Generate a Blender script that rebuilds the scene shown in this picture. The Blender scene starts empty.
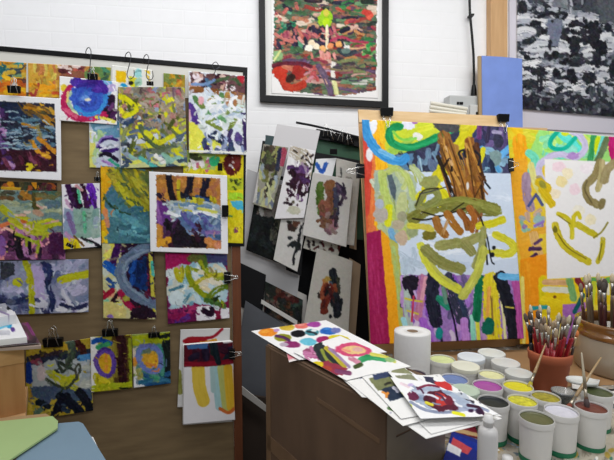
import bpy, bmesh, math, random
import numpy as np
from mathutils import Vector, Matrix

# ---------------------------------------------------------------- camera, world, lights, exposure
SC = bpy.context.scene
COL = SC.collection
CAMZ = 1.45
FPX = 430.0
PITCH = math.radians(4.0)
cd = bpy.data.cameras.new('camera'); cd.sensor_width = 36.0; cd.lens = 36.0*FPX/614.0
cd.clip_start = 0.05; cd.clip_end = 60
cam = bpy.data.objects.new('camera', cd); COL.objects.link(cam)
cam.location = (0, 0, CAMZ); cam.rotation_euler = (math.radians(90)-PITCH, 0, 0)
SC.camera = cam
SC.view_settings.view_transform = 'Standard'
SC.view_settings.look = 'None'
SC.view_settings.gamma = 1.0
SC.view_settings.exposure = 0.0
SC.view_settings.use_curve_mapping = False
wd = bpy.data.worlds.new('world'); SC.world = wd; wd.use_nodes = True
wd.node_tree.nodes['Background'].inputs[0].default_value = (0.92, 0.96, 1.0, 1)
wd.node_tree.nodes['Background'].inputs[1].default_value = 0.30
def area(name, loc, target, sx, sy, power, color):
    l = bpy.data.lights.new(name, 'AREA'); l.shape = 'RECTANGLE'; l.size = sx; l.size_y = sy
    l.energy = power; l.color = color
    o = bpy.data.objects.new(name, l); COL.objects.link(o); o.location = loc
    d = Vector(target)-Vector(loc); o.rotation_euler = d.to_track_quat('-Z', 'Y').to_euler()
    return o
area('ceiling_tube_light', (0.9, 1.25, 3.05), (0.9, 1.9, 0.8), 2.4, 0.4, 25, (1.0, 0.985, 0.96))
area('wall_fill_light_left', (-1.0, 1.15, 3.05), (-1.0, 2.1, 1.6), 1.4, 0.4, 10, (0.98, 0.985, 1.0))  # unseen fill lamp, added to brighten the upper left wall
area('frontal_fill_light', (0.75, -0.5, 3.05), (0.5, 2.0, 1.2), 2.4, 0.6, 25, (0.97, 0.985, 1.0))  # unseen fill lamp behind the camera, placed for frontal light on easel and pots

# ---------------------------------------------------------------- geometry of the place
cp, sp = math.cos(PITCH), math.sin(PITCH)
def ray(px, py):
    u = (px-307.0)/FPX; v = -(py-230.0)/FPX
    return Vector((u, cp+v*sp, -sp+v*cp))
CAM = Vector((0, 0, CAMZ))
class Plane:
    def __init__(s, p0, yaw=0, lean=0):
        s.p = Vector(p0); y = math.radians(yaw); l = math.radians(lean)
        s.a = Vector((math.cos(y), math.sin(y), 0))
        back = Vector((-math.sin(y), math.cos(y), 0))
        s.b = (Vector((0, 0, 1))*math.cos(l)+back*math.sin(l)).normalized()
        s.n = -(back*math.cos(l)-Vector((0, 0, 1))*math.sin(l)).normalized()
    def hit(s, px, py, off=0.0):
        r = ray(px, py); p = s.p+s.n*off
        t = (p-CAM).dot(s.n)/r.dot(s.n)
        return CAM+r*t
class Flat:
    def __init__(s, z): s.z = z; s.a = Vector((1, 0, 0)); s.b = Vector((0, 1, 0)); s.n = Vector((0, 0, 1))
    def hit(s, px, py, off=0.0):
        r = ray(px, py); t = (s.z+off-CAMZ)/r.z
        return CAM+r*t
TABLE = 0.765
WALL = Plane((0.0, 2.50, 0), 8)
LEFT = Plane((-0.27, 1.74, 0), 12)
EASEL = Plane((0.26, 1.78, TABLE), 9, 9)
RACK = Plane((0.0, 2.02, 0), 4, 5)

# ---------------------------------------------------------------- tags and small helpers
def tag(o, label, cat, group=None, kind=None):
    if label: o['label'] = label
    if cat: o['category'] = cat
    if group: o['group'] = group
    if kind: o['kind'] = kind
    return o
def empty(name, loc=(0, 0, 0), label=None, cat=None, group=None):
    o = bpy.data.objects.new(name, None); COL.objects.link(o); o.location = loc
    o.empty_display_size = 0.05
    return tag(o, label, cat, group)
def srgb(h):
    h = h.lstrip('#'); c = [int(h[i:i+2], 16)/255 for i in (0, 2, 4)]
    return tuple(x/12.92 if x <= 0.04045 else ((x+0.055)/1.055)**2.4 for x in c)
MATS = {}
def mat(name, hexc, rough=0.6, metal=0.0, noise=0.0, scale=8, stretch=(1, 1, 1), bump=0.0, trans=0.0, coat=0.0, c2=None, alpha=1.0, sss=0.0):
    if name in MATS: return MATS[name]
    m = bpy.data.materials.new(name); m.use_nodes = True; nt = m.node_tree
    b = nt.nodes['Principled BSDF']; c = srgb(hexc)
    b.inputs['Base Color'].default_value = (*c, 1); b.inputs['Roughness'].default_value = rough
    b.inputs['Metallic'].default_value = metal; b.inputs['Transmission Weight'].default_value = trans
    b.inputs['Coat Weight'].default_value = coat; b.inputs['Alpha'].default_value = alpha
    if noise > 0 or bump > 0 or c2:
        tc = nt.nodes.new('ShaderNodeTexCoord'); mp = nt.nodes.new('ShaderNodeMapping')
        mp.inputs['Scale'].default_value = stretch
        nz = nt.nodes.new('ShaderNodeTexNoise'); nz.inputs['Scale'].default_value = scale; nz.inputs['Detail'].default_value = 5
        nt.links.new(tc.outputs['Object'], mp.inputs[0]); nt.links.new(mp.outputs[0], nz.inputs['Vector'])
        if noise > 0 or c2:
            rp = nt.nodes.new('ShaderNodeValToRGB')
            k = noise
            lo = tuple(x*(1-k) for x in c); hi = tuple(min(1, x*(1+k)) for x in c)
            if c2: lo = srgb(c2); hi = c
            rp.color_ramp.elements[0].position = 0.32; rp.color_ramp.elements[1].position = 0.68
            rp.color_ramp.elements[0].color = (*lo, 1); rp.color_ramp.elements[1].color = (*hi, 1)
            nt.links.new(nz.outputs['Fac'], rp.inputs[0]); nt.links.new(rp.outputs[0], b.inputs['Base Color'])
        if bump > 0:
            bp = nt.nodes.new('ShaderNodeBump'); bp.inputs['Strength'].default_value = bump; bp.inputs['Distance'].default_value = 0.004
            nt.links.new(nz.outputs['Fac'], bp.inputs['Height']); nt.links.new(bp.outputs[0], b.inputs['Normal'])
    if name.startswith('black'): b.inputs['Specular IOR Level'].default_value = .2
    MATS[name] = m
    return m
def attr_mat():
    m = bpy.data.materials.new('painted_surface'); m.use_nodes = True; nt = m.node_tree
    b = nt.nodes['Principled BSDF']; a = nt.nodes.new('ShaderNodeAttribute'); a.attribute_name = 'paint'
    nt.links.new(a.outputs['Color'], b.inputs['Base Color']); b.inputs['Roughness'].default_value = 0.6
    b.inputs['Specular IOR Level'].default_value = 0.12
    return m
PAINT = attr_mat()
def link(name, bm, m, parent=None, smooth=False, loc=None):
    me = bpy.data.meshes.new(name)
    bmesh.ops.recalc_face_normals(bm, faces=bm.faces)
    if loc is None and parent is None and len(bm.verts):
        mn = Vector([min(v.co[i] for v in bm.verts) for i in range(3)]); mx = Vector([max(v.co[i] for v in bm.verts) for i in range(3)])
        loc = Vector(((mn.x+mx.x)/2, (mn.y+mx.y)/2, mn.z))
        bmesh.ops.translate(bm, verts=bm.verts, vec=-loc)
    bm.to_mesh(me); bm.free()
    if smooth:
        for p in me.polygons: p.use_smooth = True
    o = bpy.data.objects.new(name, me); COL.objects.link(o)
    if m: me.materials.append(m)
    if parent is not None: o.parent = parent
    if loc is not None: o.location = loc
    return o
def box(bm, x0, x1, y0, y1, z0, z1, M=None):
    vs = [bm.verts.new((x, y, z)) for x in (x0, x1) for y in (y0, y1) for z in (z0, z1)]
    if M:
        for v in vs: v.co = M @ v.co
    for f in ((0, 1, 3, 2), (4, 6, 7, 5), (0, 4, 5, 1), (2, 3, 7, 6), (0, 2, 6, 4), (1, 5, 7, 3)): bm.faces.new([vs[i] for i in f])
    return vs
def prism(bm, pts, vec):
    a = [bm.verts.new(p) for p in pts]; b = [bm.verts.new(Vector(p)+vec) for p in pts]
    bm.faces.new(a); bm.faces.new(b[::-1])
    for i in range(len(a)):
        j = (i+1) % len(a); bm.faces.new((a[i], b[i], b[j], a[j]))
def reorient(root, deg):
    R = Matrix.Rotation(math.radians(deg), 4, 'Z'); Ri = R.inverted(); seen = set()
    for c in root.children:
        if c.data.name not in seen: c.data.transform(Ri); seen.add(c.data.name)
        c.location = Ri @ c.location
    root.rotation_euler = (0, 0, math.radians(deg))
def bevel(bm, w, seg=2):
    bmesh.ops.bevel(bm, geom=list(bm.edges), offset=w, segments=seg, affect='EDGES', profile=0.6)
def tube(bm, pts, r, seg=6, cap=True):
    pts = [Vector(p) for p in pts]; rings = []
    up = Vector((0, 0, 1))
    for i, p in enumerate(pts):
        d = (pts[min(i+1, len(pts)-1)]-pts[max(i-1, 0)]).normalized()
        s = d.cross(up if abs(d.z) < .95 else Vector((1, 0, 0))).normalized()
        if i and s.dot(ps) < 0: s = -s
        ps = s; t = d.cross(s)
        rr = r[i] if isinstance(r, (list, tuple)) else r
        rings.append([bm.verts.new(p+s*math.cos(k*2*math.pi/seg)*rr+t*math.sin(k*2*math.pi/seg)*rr) for k in range(seg)])
    for A, B in zip(rings, rings[1:]):
        for k in range(seg): bm.faces.new((A[k], A[(k+1) % seg], B[(k+1) % seg], B[k]))
    if cap: bm.faces.new(rings[0][::-1]); bm.faces.new(rings[-1])
def lathe(bm, prof, seg=32, cx=0, cy=0, close=False):
    rings = []
    for r, z in prof:
        if r < 1e-6: rings.append([bm.verts.new((cx, cy, z))])
        else: rings.append([bm.verts.new((cx+r*math.cos(k*2*math.pi/seg), cy+r*math.sin(k*2*math.pi/seg), z)) for k in range(seg)])
    pr = list(zip(rings, rings[1:]))
    if close: pr.append((rings[-1], rings[0]))
    for A, B in pr:
        for k in range(seg):
            j = (k+1) % seg
            if len(A) == 1 and len(B) == 1: continue
            if len(A) == 1: bm.faces.new((A[0], B[j], B[k]))
            elif len(B) == 1: bm.faces.new((A[k], A[j], B[0]))
            else: bm.faces.new((A[k], A[j], B[j], B[k]))

# ---------------------------------------------------------------- paint engine (pattern of each sheet, in its own coordinates)
def vnoise(x, y, seed):
    xi = np.floor(x).astype(np.int64); yi = np.floor(y).astype(np.int64); fx = x-xi; fy = y-yi
    fx = fx*fx*(3-2*fx); fy = fy*fy*(3-2*fy)
    def h(a, b):
        n = (a*374761393+b*668265263+seed*982451653) & 0x7fffffff
        n = ((n ^ (n >> 13))*1274126177) & 0x7fffffff
        return ((n ^ (n >> 16)) & 0xffff)/65535.0
    return (h(xi, yi)*(1-fx)+h(xi+1, yi)*fx)*(1-fy)+(h(xi, yi+1)*(1-fx)+h(xi+1, yi+1)*fx)*fy
def fnoise(x, y, seed, oct=3):
    s = 0; a = 1; t = 0
    for i in range(oct):
        s = s+a*vnoise(x*2**i, y*2**i, seed+i*17); t += a; a *= .55
    return s/t
def hx(h):
    return np.array([int(h[i:i+2], 16)/255 for i in (0, 2, 4)])
def sm(x): x = np.clip(x, 0, 1); return x*x*(3-2*x)
class Art:
    def __init__(s, quad, step, seed, nmax=None):
        q = [np.array(p, float) for p in quad]
        w = max(np.linalg.norm(q[1]-q[0]), np.linalg.norm(q[2]-q[3])); h = max(np.linalg.norm(q[3]-q[0]), np.linalg.norm(q[2]-q[1]))
        s.nx = max(6, int(w/step)+1); s.ny = max(6, int(h/step)+1)
        s.U, s.V = np.meshgrid(np.linspace(0, 1, s.nx), np.linspace(0, 1, s.ny))
        U, V = s.U, s.V
        s.X = (q[0][0]*(1-U)+q[1][0]*U)*(1-V)+(q[3][0]*(1-U)+q[2][0]*U)*V
        s.Y = (q[0][1]*(1-U)+q[1][1]*U)*(1-V)+(q[3][1]*(1-U)+q[2][1]*U)*V
        s.C = np.ones((s.ny, s.nx, 3))*.93; s.clipm = None; s.rs = random.Random(seed); s.seed = seed
        s.bb = (s.X.min(), s.Y.min(), s.X.max(), s.Y.max()); s.step = step
        s.alpha = 1.0
    def _put(s, sl, m, col, var=None):
        if s.clipm is not None: m = m*s.clipm[sl]
        m = (m*s.alpha)[..., None]
        c = hx(col) if isinstance(col, str) else col
        c = np.broadcast_to(c, m.shape[:2]+(3,))
        if var is not None: c = np.clip(c+var[..., None], 0, 1)
        s.C[sl] = s.C[sl]*(1-m)+c*m
    def _sl(s, x0, y0, x1, y1):
        m = (s.X >= x0) & (s.X <= x1) & (s.Y >= y0) & (s.Y <= y1)
        r = np.where(m.any(1))[0]; c = np.where(m.any(0))[0]
        if len(r) == 0 or len(c) == 0: return None
        return (slice(r[0], r[-1]+1), slice(c[0], c[-1]+1))
    def fill(s, col, var=0.03):
        s._put((slice(None), slice(None)), np.ones_like(s.X), col, (fnoise(s.X/3, s.Y/3, s.seed)-.5)*2*var)
    def polymask(s, X, Y, pts, soft=.8, wob=1.0):
        n = fnoise(X/4, Y/4, s.seed+5)-.5; n2 = fnoise(X/4+50, Y/4, s.seed+6)-.5
        X = X+n*wob*2; Y = Y+n2*wob*2
        ins = np.zeros(X.shape, bool); d = np.full(X.shape, 1e9)
        for i in range(len(pts)):
            (x0, y0), (x1, y1) = pts[i], pts[(i+1) % len(pts)]
            if y0 != y1: ins ^= ((Y < y0) != (Y < y1)) & (X < (x1-x0)*(Y-y0)/(y1-y0)+x0)
            L = (x1-x0)**2+(y1-y0)**2+1e-9; t = np.clip(((X-x0)*(x1-x0)+(Y-y0)*(y1-y0))/L, 0, 1)
            d = np.minimum(d, np.hypot(X-x0-t*(x1-x0), Y-y0-t*(y1-y0)))
        return sm(.5+np.where(ins, d, -d)/soft)
    def clip(s, pts=None, wob=0.3):
        s.clipm = None if pts is None else s.polymask(s.X, s.Y, pts, .6, wob)
    def P(s, pts, col, wob=1.5, var=.04):
        xs = [p[0] for p in pts]; ys = [p[1] for p in pts]
        sl = s._sl(min(xs)-3, min(ys)-3, max(xs)+3, max(ys)+3)
        if sl is None: return
        X, Y = s.X[sl], s.Y[sl]
        s._put(sl, s.polymask(X, Y, pts, 1.0, wob), col, (fnoise(X/2.5, Y/2.5, s.rs.randint(0, 999))-.5)*2*var)
    def B(s, cx, cy, rx, ry, col, ang=0, wob=.25, var=.05, ring=None):
        R = max(rx, ry)*1.5+2; sl = s._sl(cx-R, cy-R, cx+R, cy+R)
        if sl is None: return
        X, Y = s.X[sl], s.Y[sl]; a = math.radians(ang); dx = X-cx; dy = Y-cy
        u = (dx*math.cos(a)+dy*math.sin(a))/rx; v = (-dx*math.sin(a)+dy*math.cos(a))/ry
        sd = s.rs.randint(0, 9999)
        d = np.hypot(u, v)+(fnoise(X/3.5, Y/3.5, sd)-.5)*2*wob
        if ring is not None: d = np.abs(d-1+ring)/ring
        m = sm((1-d)*min(rx, ry)*(ring or 1)/1.0+.5)
        s._put(sl, m, col, (fnoise(X/2, Y/2, sd+3)-.5)*2*var)
    def S(s, pts, w, col, dry=0.0, var=.07, wob=.25, taper=0):
        p = [np.array(q, float) for q in pts]
        if len(p) > 2:
            r = []; e = [2*p[0]-p[1]]+p+[2*p[-1]-p[-2]]
            for i in range(1, len(e)-2):
                for t in np.linspace(0, 1, 5)[:-1]:
                    a, b, c, d_ = e[i-1], e[i], e[i+1], e[i+2]
                    r.append(.5*((2*b)+(-a+c)*t+(2*a-5*b+4*c-d_)*t*t+(-a+3*b-3*c+d_)*t**3))
            r.append(p[-1]); p = r
        xs = [q[0] for q in p]; ys = [q[1] for q in p]
        sl = s._sl(min(xs)-w, min(ys)-w, max(xs)+w, max(ys)+w)
        if sl is None: return
        X, Y = s.X[sl], s.Y[sl]; D = np.full(X.shape, 1e9); A = np.zeros(X.shape); Ls = np.zeros(X.shape); acc = 0
        for q0, q1 in zip(p, p[1:]):
            e = q1-q0; L = math.hypot(*e)+1e-9; t = np.clip(((X-q0[0])*e[0]+(Y-q0[1])*e[1])/L/L, 0, 1)
            d = np.hypot(X-q0[0]-t*e[0], Y-q0[1]-t*e[1]); sg = ((X-q0[0])*e[1]-(Y-q0[1])*e[0])/L
            k = d < D; D = np.where(k, d, D); A = np.where(k, sg, A); Ls = np.where(k, acc+t*L, Ls); acc += L
        sd = s.rs.randint(0, 9999)
        hw = w/2*(1-taper*Ls/max(acc, 1e-6))
        d = D+(fnoise(X/3, Y/3, sd)-.5)*wob*w
        m = sm((hw-d)/.9+.5)
        st = fnoise(A/1.1+40, Ls/9, sd+2, 2)
        if dry > 0: m = m*sm((st-dry)*6+.5)
        s._put(sl, m, col, (st-.5)*2*var+(fnoise(X/2.5, Y/2.5, sd+9)-.5)*var)
    def field(s, pal, sx=6, sy=6, poly=None, oct=3, sharp=8):
        sl = (slice(None), slice(None)); X, Y = s.X, s.Y
        m0 = np.ones_like(X) if poly is None else s.polymask(X, Y, poly, 1.5, 2)
        for i, c in enumerate(pal):
            n = fnoise(X/sx, Y/sy, s.rs.randint(0, 9999), oct)
            m = np.ones_like(X) if i == 0 else sm((n-.52)*sharp+.5)
            s._put(sl, m*m0, c, (fnoise(X/1.6, Y/1.6, s.rs.randint(0, 9999))-.5)*.12)
    def mingle(s, k=1.0, ln=(2, 7), w=(.9, 2.0), reach=6, ang=None):
        r = s.rs; x0, y0, x1, y1 = s.bb; n = int((x1-x0)*(y1-y0)/22*k); s.mingled = True; h, w_ = s.X.shape
        for _ in range(n):
            i = r.randrange(h); j = r.randrange(w_)
            i2 = min(h-1, max(0, i+int(r.gauss(0, reach*.5)/s.step))); j2 = min(w_-1, max(0, j+int(r.gauss(0, reach*.5)/s.step)))
            if s.clipm is not None and s.clipm[i2, j2] < .5: continue
            c = np.clip(s.C[i2, j2]*r.uniform(.72, 1.2), 0, 1); x, y = s.X[i, j], s.Y[i, j]
            a = math.radians(r.uniform(*ang) if ang else r.uniform(0, 180)); l = r.uniform(*ln)/2; b = r.uniform(-.5, .5)*l
            s.S([(x-math.cos(a)*l, y-math.sin(a)*l), (x-math.sin(a)*b, y+math.cos(a)*b), (x+math.cos(a)*l, y+math.sin(a)*l)], r.uniform(*w), c, dry=.45*r.random(), var=.09)
    def dabs(s, n, reg, pal, ln=(4, 9), w=(2, 4), ang=(0, 180), dry=.25, curve=.3):
        x0, y0, x1, y1 = reg; r = s.rs
        for i in range(n):
            x = r.uniform(x0, x1); y = r.uniform(y0, y1); a = math.radians(r.uniform(*ang)); l = r.uniform(*ln)/2
            dx, dy = math.cos(a)*l, math.sin(a)*l; c = r.uniform(-curve, curve)*l
            s.S([(x-dx, y-dy), (x-dy/l*c, y+dx/l*c), (x+dx, y+dy)], r.uniform(*w), r.choice(pal), dry=dry*r.random())
    def splat(s, n, reg, pal, r0=.5, r1=1.3):
        x0, y0, x1, y1 = reg; r = s.rs
        for i in range(n):
            q = r.uniform(r0, r1); s.B(r.uniform(x0, x1), r.uniform(y0, y1), q*r.uniform(.7, 1.6), q, r.choice(pal), ang=r.uniform(0, 180))
def finish_art(a, mg, rag, tex):
    if mg > 0 and not getattr(a, 'mingled', False): a.mingle(mg)
    if rag > 0:
        dx = (fnoise(a.X/2.4, a.Y/2.4, a.seed+31)-.5)*2*rag/a.step; dy = (fnoise(a.X/2.4, a.Y/2.4, a.seed+37)-.5)*2*rag/a.step
        J, I = np.meshgrid(np.arange(a.nx), np.arange(a.ny)); ii = np.clip(np.rint(I+dy), 0, a.ny-1).astype(int); jj = np.clip(np.rint(J+dx), 0, a.nx-1).astype(int)
        a.C = a.C[ii, jj]
    if tex > 0:
        sat = (a.C.max(-1)-a.C.min(-1)+(1-a.C.max(-1))*.6); sat = np.clip(sat*2.2, 0, 1)[..., None]
        n = (fnoise(a.X/1.3, a.Y/1.3, a.seed+41, 2)-.5)[..., None]; n2 = np.stack([fnoise(a.X/2.6, a.Y/2.6, a.seed+50+k)-.5 for k in range(3)], -1)
        a.C = np.clip(a.C+sat*(n*2*tex+n2*1.2*tex), 0, 1)
def mesh_sheet(name, quad, plane, fn, off=.003, step=.8, thick=.0008, curl=0, side=0, wave=.0008, parent=None, seed=None, m=None, gridmax=None, lift=None, mg=0.0, rag=0.0, tex=0.0):
    seed = seed if seed is not None else (sum(ord(c)*(i+3) for i, c in enumerate(name))+int(abs(quad[0][0])*7+abs(quad[0][1])*13)) % 9973
    a = Art(quad, step, seed)
    if fn: fn(a)
    finish_art(a, mg, rag, tex)
    Q = [np.array(plane.hit(*p, off)) for p in quad]
    U, V = a.U[..., None], a.V[..., None]
    P = (Q[0]*(1-U)+Q[1]*U)*(1-V)+(Q[3]*(1-U)+Q[2]*U)*V
    n = np.array(plane.n)
    dz = curl*a.V**3+side*(np.abs(a.U*2-1)**3)+(fnoise(a.U*3, a.V*3, seed, 2)-.5)*2*wave
    if lift is not None: dz = dz+lift(a.U, a.V)
    P = P+n*dz[..., None]
    ny, nx = a.ny, a.nx; N = nx*ny
    F = P.reshape(-1, 3); Bk = F-n*thick
    c0 = F.mean(0); c0[2] = F[:, 2].min()
    verts = np.vstack([F, Bk])-c0
    idx = np.arange(N).reshape(ny, nx)
    f1 = np.stack([idx[:-1, :-1], idx[1:, :-1], idx[1:, 1:], idx[:-1, 1:]], -1).reshape(-1, 4)
    f2 = (np.stack([idx[:-1, :-1], idx[:-1, 1:], idx[1:, 1:], idx[1:, :-1]], -1)+N).reshape(-1, 4)
    ring = np.concatenate([idx[0, :-1], idx[:-1, -1], idx[-1, :0:-1], idx[:0:-1, 0]])
    r2 = np.roll(ring, -1)
    f3 = np.stack([ring, r2, r2+N, ring+N], -1)
    faces = np.vstack([f1, f2, f3]).astype(np.int32)
    me = bpy.data.meshes.new(name)
    me.vertices.add(len(verts)); me.vertices.foreach_set('co', verts.astype(np.float32).ravel())
    me.loops.add(faces.size); me.loops.foreach_set('vertex_index', faces.ravel())
    me.polygons.add(len(faces)); me.polygons.foreach_set('loop_start', np.arange(0, faces.size, 4, dtype=np.int32))
    me.polygons.foreach_set('loop_total', np.full(len(faces), 4, dtype=np.int32))
    sf = np.ones(len(faces), bool); sf[-len(f3):] = False
    me.polygons.foreach_set('use_smooth', sf)
    me.update(calc_edges=True); me.validate()
    C = np.clip(a.C, 0, 1); g = C.mean(-1, keepdims=True); C = np.clip(g+(C-g)*.97, 0, 1); C = np.clip(C+.12*(C-.5)*(4*C*(1-C)), 0, 1); L = np.where(C <= .04045, C/12.92, ((C+.055)/1.055)**2.4).reshape(-1, 3)
    back = np.full((N, 3), .72)
    full = np.ones((2*N, 4), np.float32); full[:N, :3] = L; full[N:, :3] = back
    at = me.attributes.new('paint', 'FLOAT_COLOR', 'POINT'); at.data.foreach_set('color', full.ravel())
    me.materials.append(m or PAINT)
    o = bpy.data.objects.new(name, me); COL.objects.link(o); o.location = Vector(c0)
    if parent is not None: o.parent = parent; o.location = Vector(c0)-parent.location
    return o
def board(name, pts, plane, off, thick, m, holes=(), parent=None, label=None, cat=None, group=None, world=None):
    """a stiff board cut to an outline, with real cut-out windows"""
    W = world or [plane.hit(*p, off) for p in pts]
    o0 = Vector((sum(p.x for p in W)/len(W), sum(p.y for p in W)/len(W), min(p.z for p in W)))
    def loc(p): d = p-o0; return (d.dot(plane.a), d.dot(plane.b), 0)
    cu = bpy.data.curves.new(name, 'CURVE'); cu.dimensions = '2D'; cu.fill_mode = 'BOTH'; cu.extrude = thick/2
    for loop in [W]+[[plane.hit(*p, off) for p in h] for h in holes]:
        s = cu.splines.new('POLY'); s.points.add(len(loop)-1); s.use_cyclic_u = True
        for i, p in enumerate(loop): s.points[i].co = (*loc(p), 1)
    t = bpy.data.objects.new('tmp', cu); COL.objects.link(t)
    dg = bpy.context.evaluated_depsgraph_get(); me = bpy.data.meshes.new_from_object(t.evaluated_get(dg))
    bpy.data.objects.remove(t); bpy.data.curves.remove(cu)
    me.name = name; me.materials.clear(); me.materials.append(m)
    R = Matrix((plane.a, plane.b, plane.n)).transposed()
    me.transform(Matrix.Translation(-plane.n*thick/2) @ R.to_4x4())
    o = bpy.data.objects.new(name, me); COL.objects.link(o)
    o.location = o0 if parent is None else o0-parent.location
    if parent is not None: o.parent = parent
    return tag(o, label, cat, group)

# ---------------------------------------------------------------- what is painted on each sheet
def A_plain(a): a.fill('ecebe7', .01)
def A_plain2(a): a.fill('f0eeeb', .01); a.splat(8, a.bb, ['c8c8d0', 'e0d8b0', '888890'], .5, 1.2)
def A_framed(a):
    a.fill('f0eeec', .01)
    a.clip([(274, -60), (377, -60), (376, 90), (360, 93), (330, 96), (300, 92), (284, 91), (278, 80), (272, 72), (274, 40)], 1.5)
    a.field(['6a4a48', '8a5a48', '3c4a44', '4a3c54', '9a7058', '587058'], 9, 4)
    W = (272, -2, 378, 98)
    a.dabs(110, (272, -40, 378, 60), ['2c3a34', '3a2c34', '4a6a4c', '9a4038', 'b87a60', '2a2c3c', '6c4c60', 'c09878', 'd0a898', '6a9068', 'b85848', 'd8c4b0'], (6, 16), (2.5, 5), (-15, 15))
    a.dabs(60, (272, 45, 378, 98), ['8a3a34', '6a5470', '9a6a54', '40363c', '8a3a48', '6a7a5a', 'a888a0', 'c0968c'], (8, 20), (2, 4.5), (-12, 14))
    a.dabs(26, (272, 0, 310, 45), ['2a7a5a', '3a5a40', 'c06a60', '2c2c3a', '60a080'], (4, 9), (2, 4), (20, 160))
    a.dabs(24, (340, 0, 378, 60), ['a8543c', 'c08858', '5a6a3c', '3a7a48', '9a3a4c', 'd8a890', '48304a'], (5, 12), (2, 3.6), (-30, 30))
    a.mingle(.3, (2, 6), (.8, 2), ang=(-30, 30)); a.dabs(26, (276, 28, 345, 46), ['1e2232', '2a2c3c', '38304a'], (4, 8), (3, 5), (0, 180), 0)
    a.dabs(20, (280, 26, 340, 40), ['c87878', 'b06868', 'd89890', 'a05060'], (4, 7), (2, 3.4), (30, 80), 0)
    a.S([(275, 33), (283, 38), (292, 41)], 3, 'c87a70'); a.S([(330, 40), (340, 36), (352, 40), (368, 42)], 2.4, 'b0405c'); a.S([(345, 46), (355, 48), (370, 45)], 2, 'd0a078')
    a.B(369, 15, 4, 4, 'e0604c'); a.B(366, 12, 6, 3, 'c84a40', wob=.5); a.dabs(8, (364, 44, 378, 62), ['2f8a4a', '3a6a3a', '60a860'], (5, 9), (2, 4), (0, 180))
    a.B(277, 55, 5, 6, '8ab07a', 110); a.S([(274, 60), (280, 50)], 2, 'd8dc90')
    a.B(324.5, 18, 7, 8, '98c828', wob=.4); a.B(325, 12, 3, 4, 'd8c850'); a.B(325, 21, 3.4, 4, 'b8e020'); a.S([(326, 26), (326, 47)], 3, 'f2e2c0', 0)
    for x, y, c in ((311, 42, 'f0d8b8'), (316, 46, 'f6e8c8'), (322, 48, 'f0b070'), (308, 47, 'f4f0e0'), (330, 45, 'e89060'), (338, 43, 'f0a868'), (346, 47, 'e8e4e0')): a.B(x, y, 3.6, 3.2, c, wob=.5)
    a.dabs(14, (310, 52, 334, 57), ['e09890', 'c87068', 'd88078'], (3, 5), (2, 2.6), (60, 110), 0)
    a.S([(338, 49), (346, 54), (354, 51)], 5, '38424a'); a.B(345, 50, 5, 3, '6a8078')
    a.B(279, 74, 7, 11, 'c43c28', 0, .35); a.S([(284, 66), (296, 70), (304, 78)], 5, 'c87860'); a.S([(281, 84), (292, 88), (302, 84)], 8, 'b8402c'); a.B(298, 72, 8, 7, 'a03028', wob=.5); a.B(290, 78, 4, 5, '3c2018', 40)
    a.dabs(10, (306, 66, 324, 80), ['d07878', 'b85858', 'c88890'], (5, 8), (2, 4), (0, 180)); a.S([(272, 66), (282, 63), (300, 63), (310, 66)], 4, '6a2438')
    a.S([(333, 62), (332, 72), (333, 82)], 4.5, 'ece6dc', 0); a.S([(333, 80), (336, 95)], 4.5, 'dcdc9c', 0); a.S([(318, 66), (326, 80), (330, 94)], 6, '6a5870', .3)
    a.dabs(18, (338, 60, 376, 78), ['88785a', '6e6450', '4a4448', '7a8458', '8a5a60'], (10, 22), (2, 3.6), (-6, 6)); a.dabs(12, (344, 78, 376, 92), ['3a6a4c', '504858', '6a8a6a', 'c8c8c0'], (8, 16), (1.6, 3), (-6, 6))
    a.clip(None)
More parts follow.
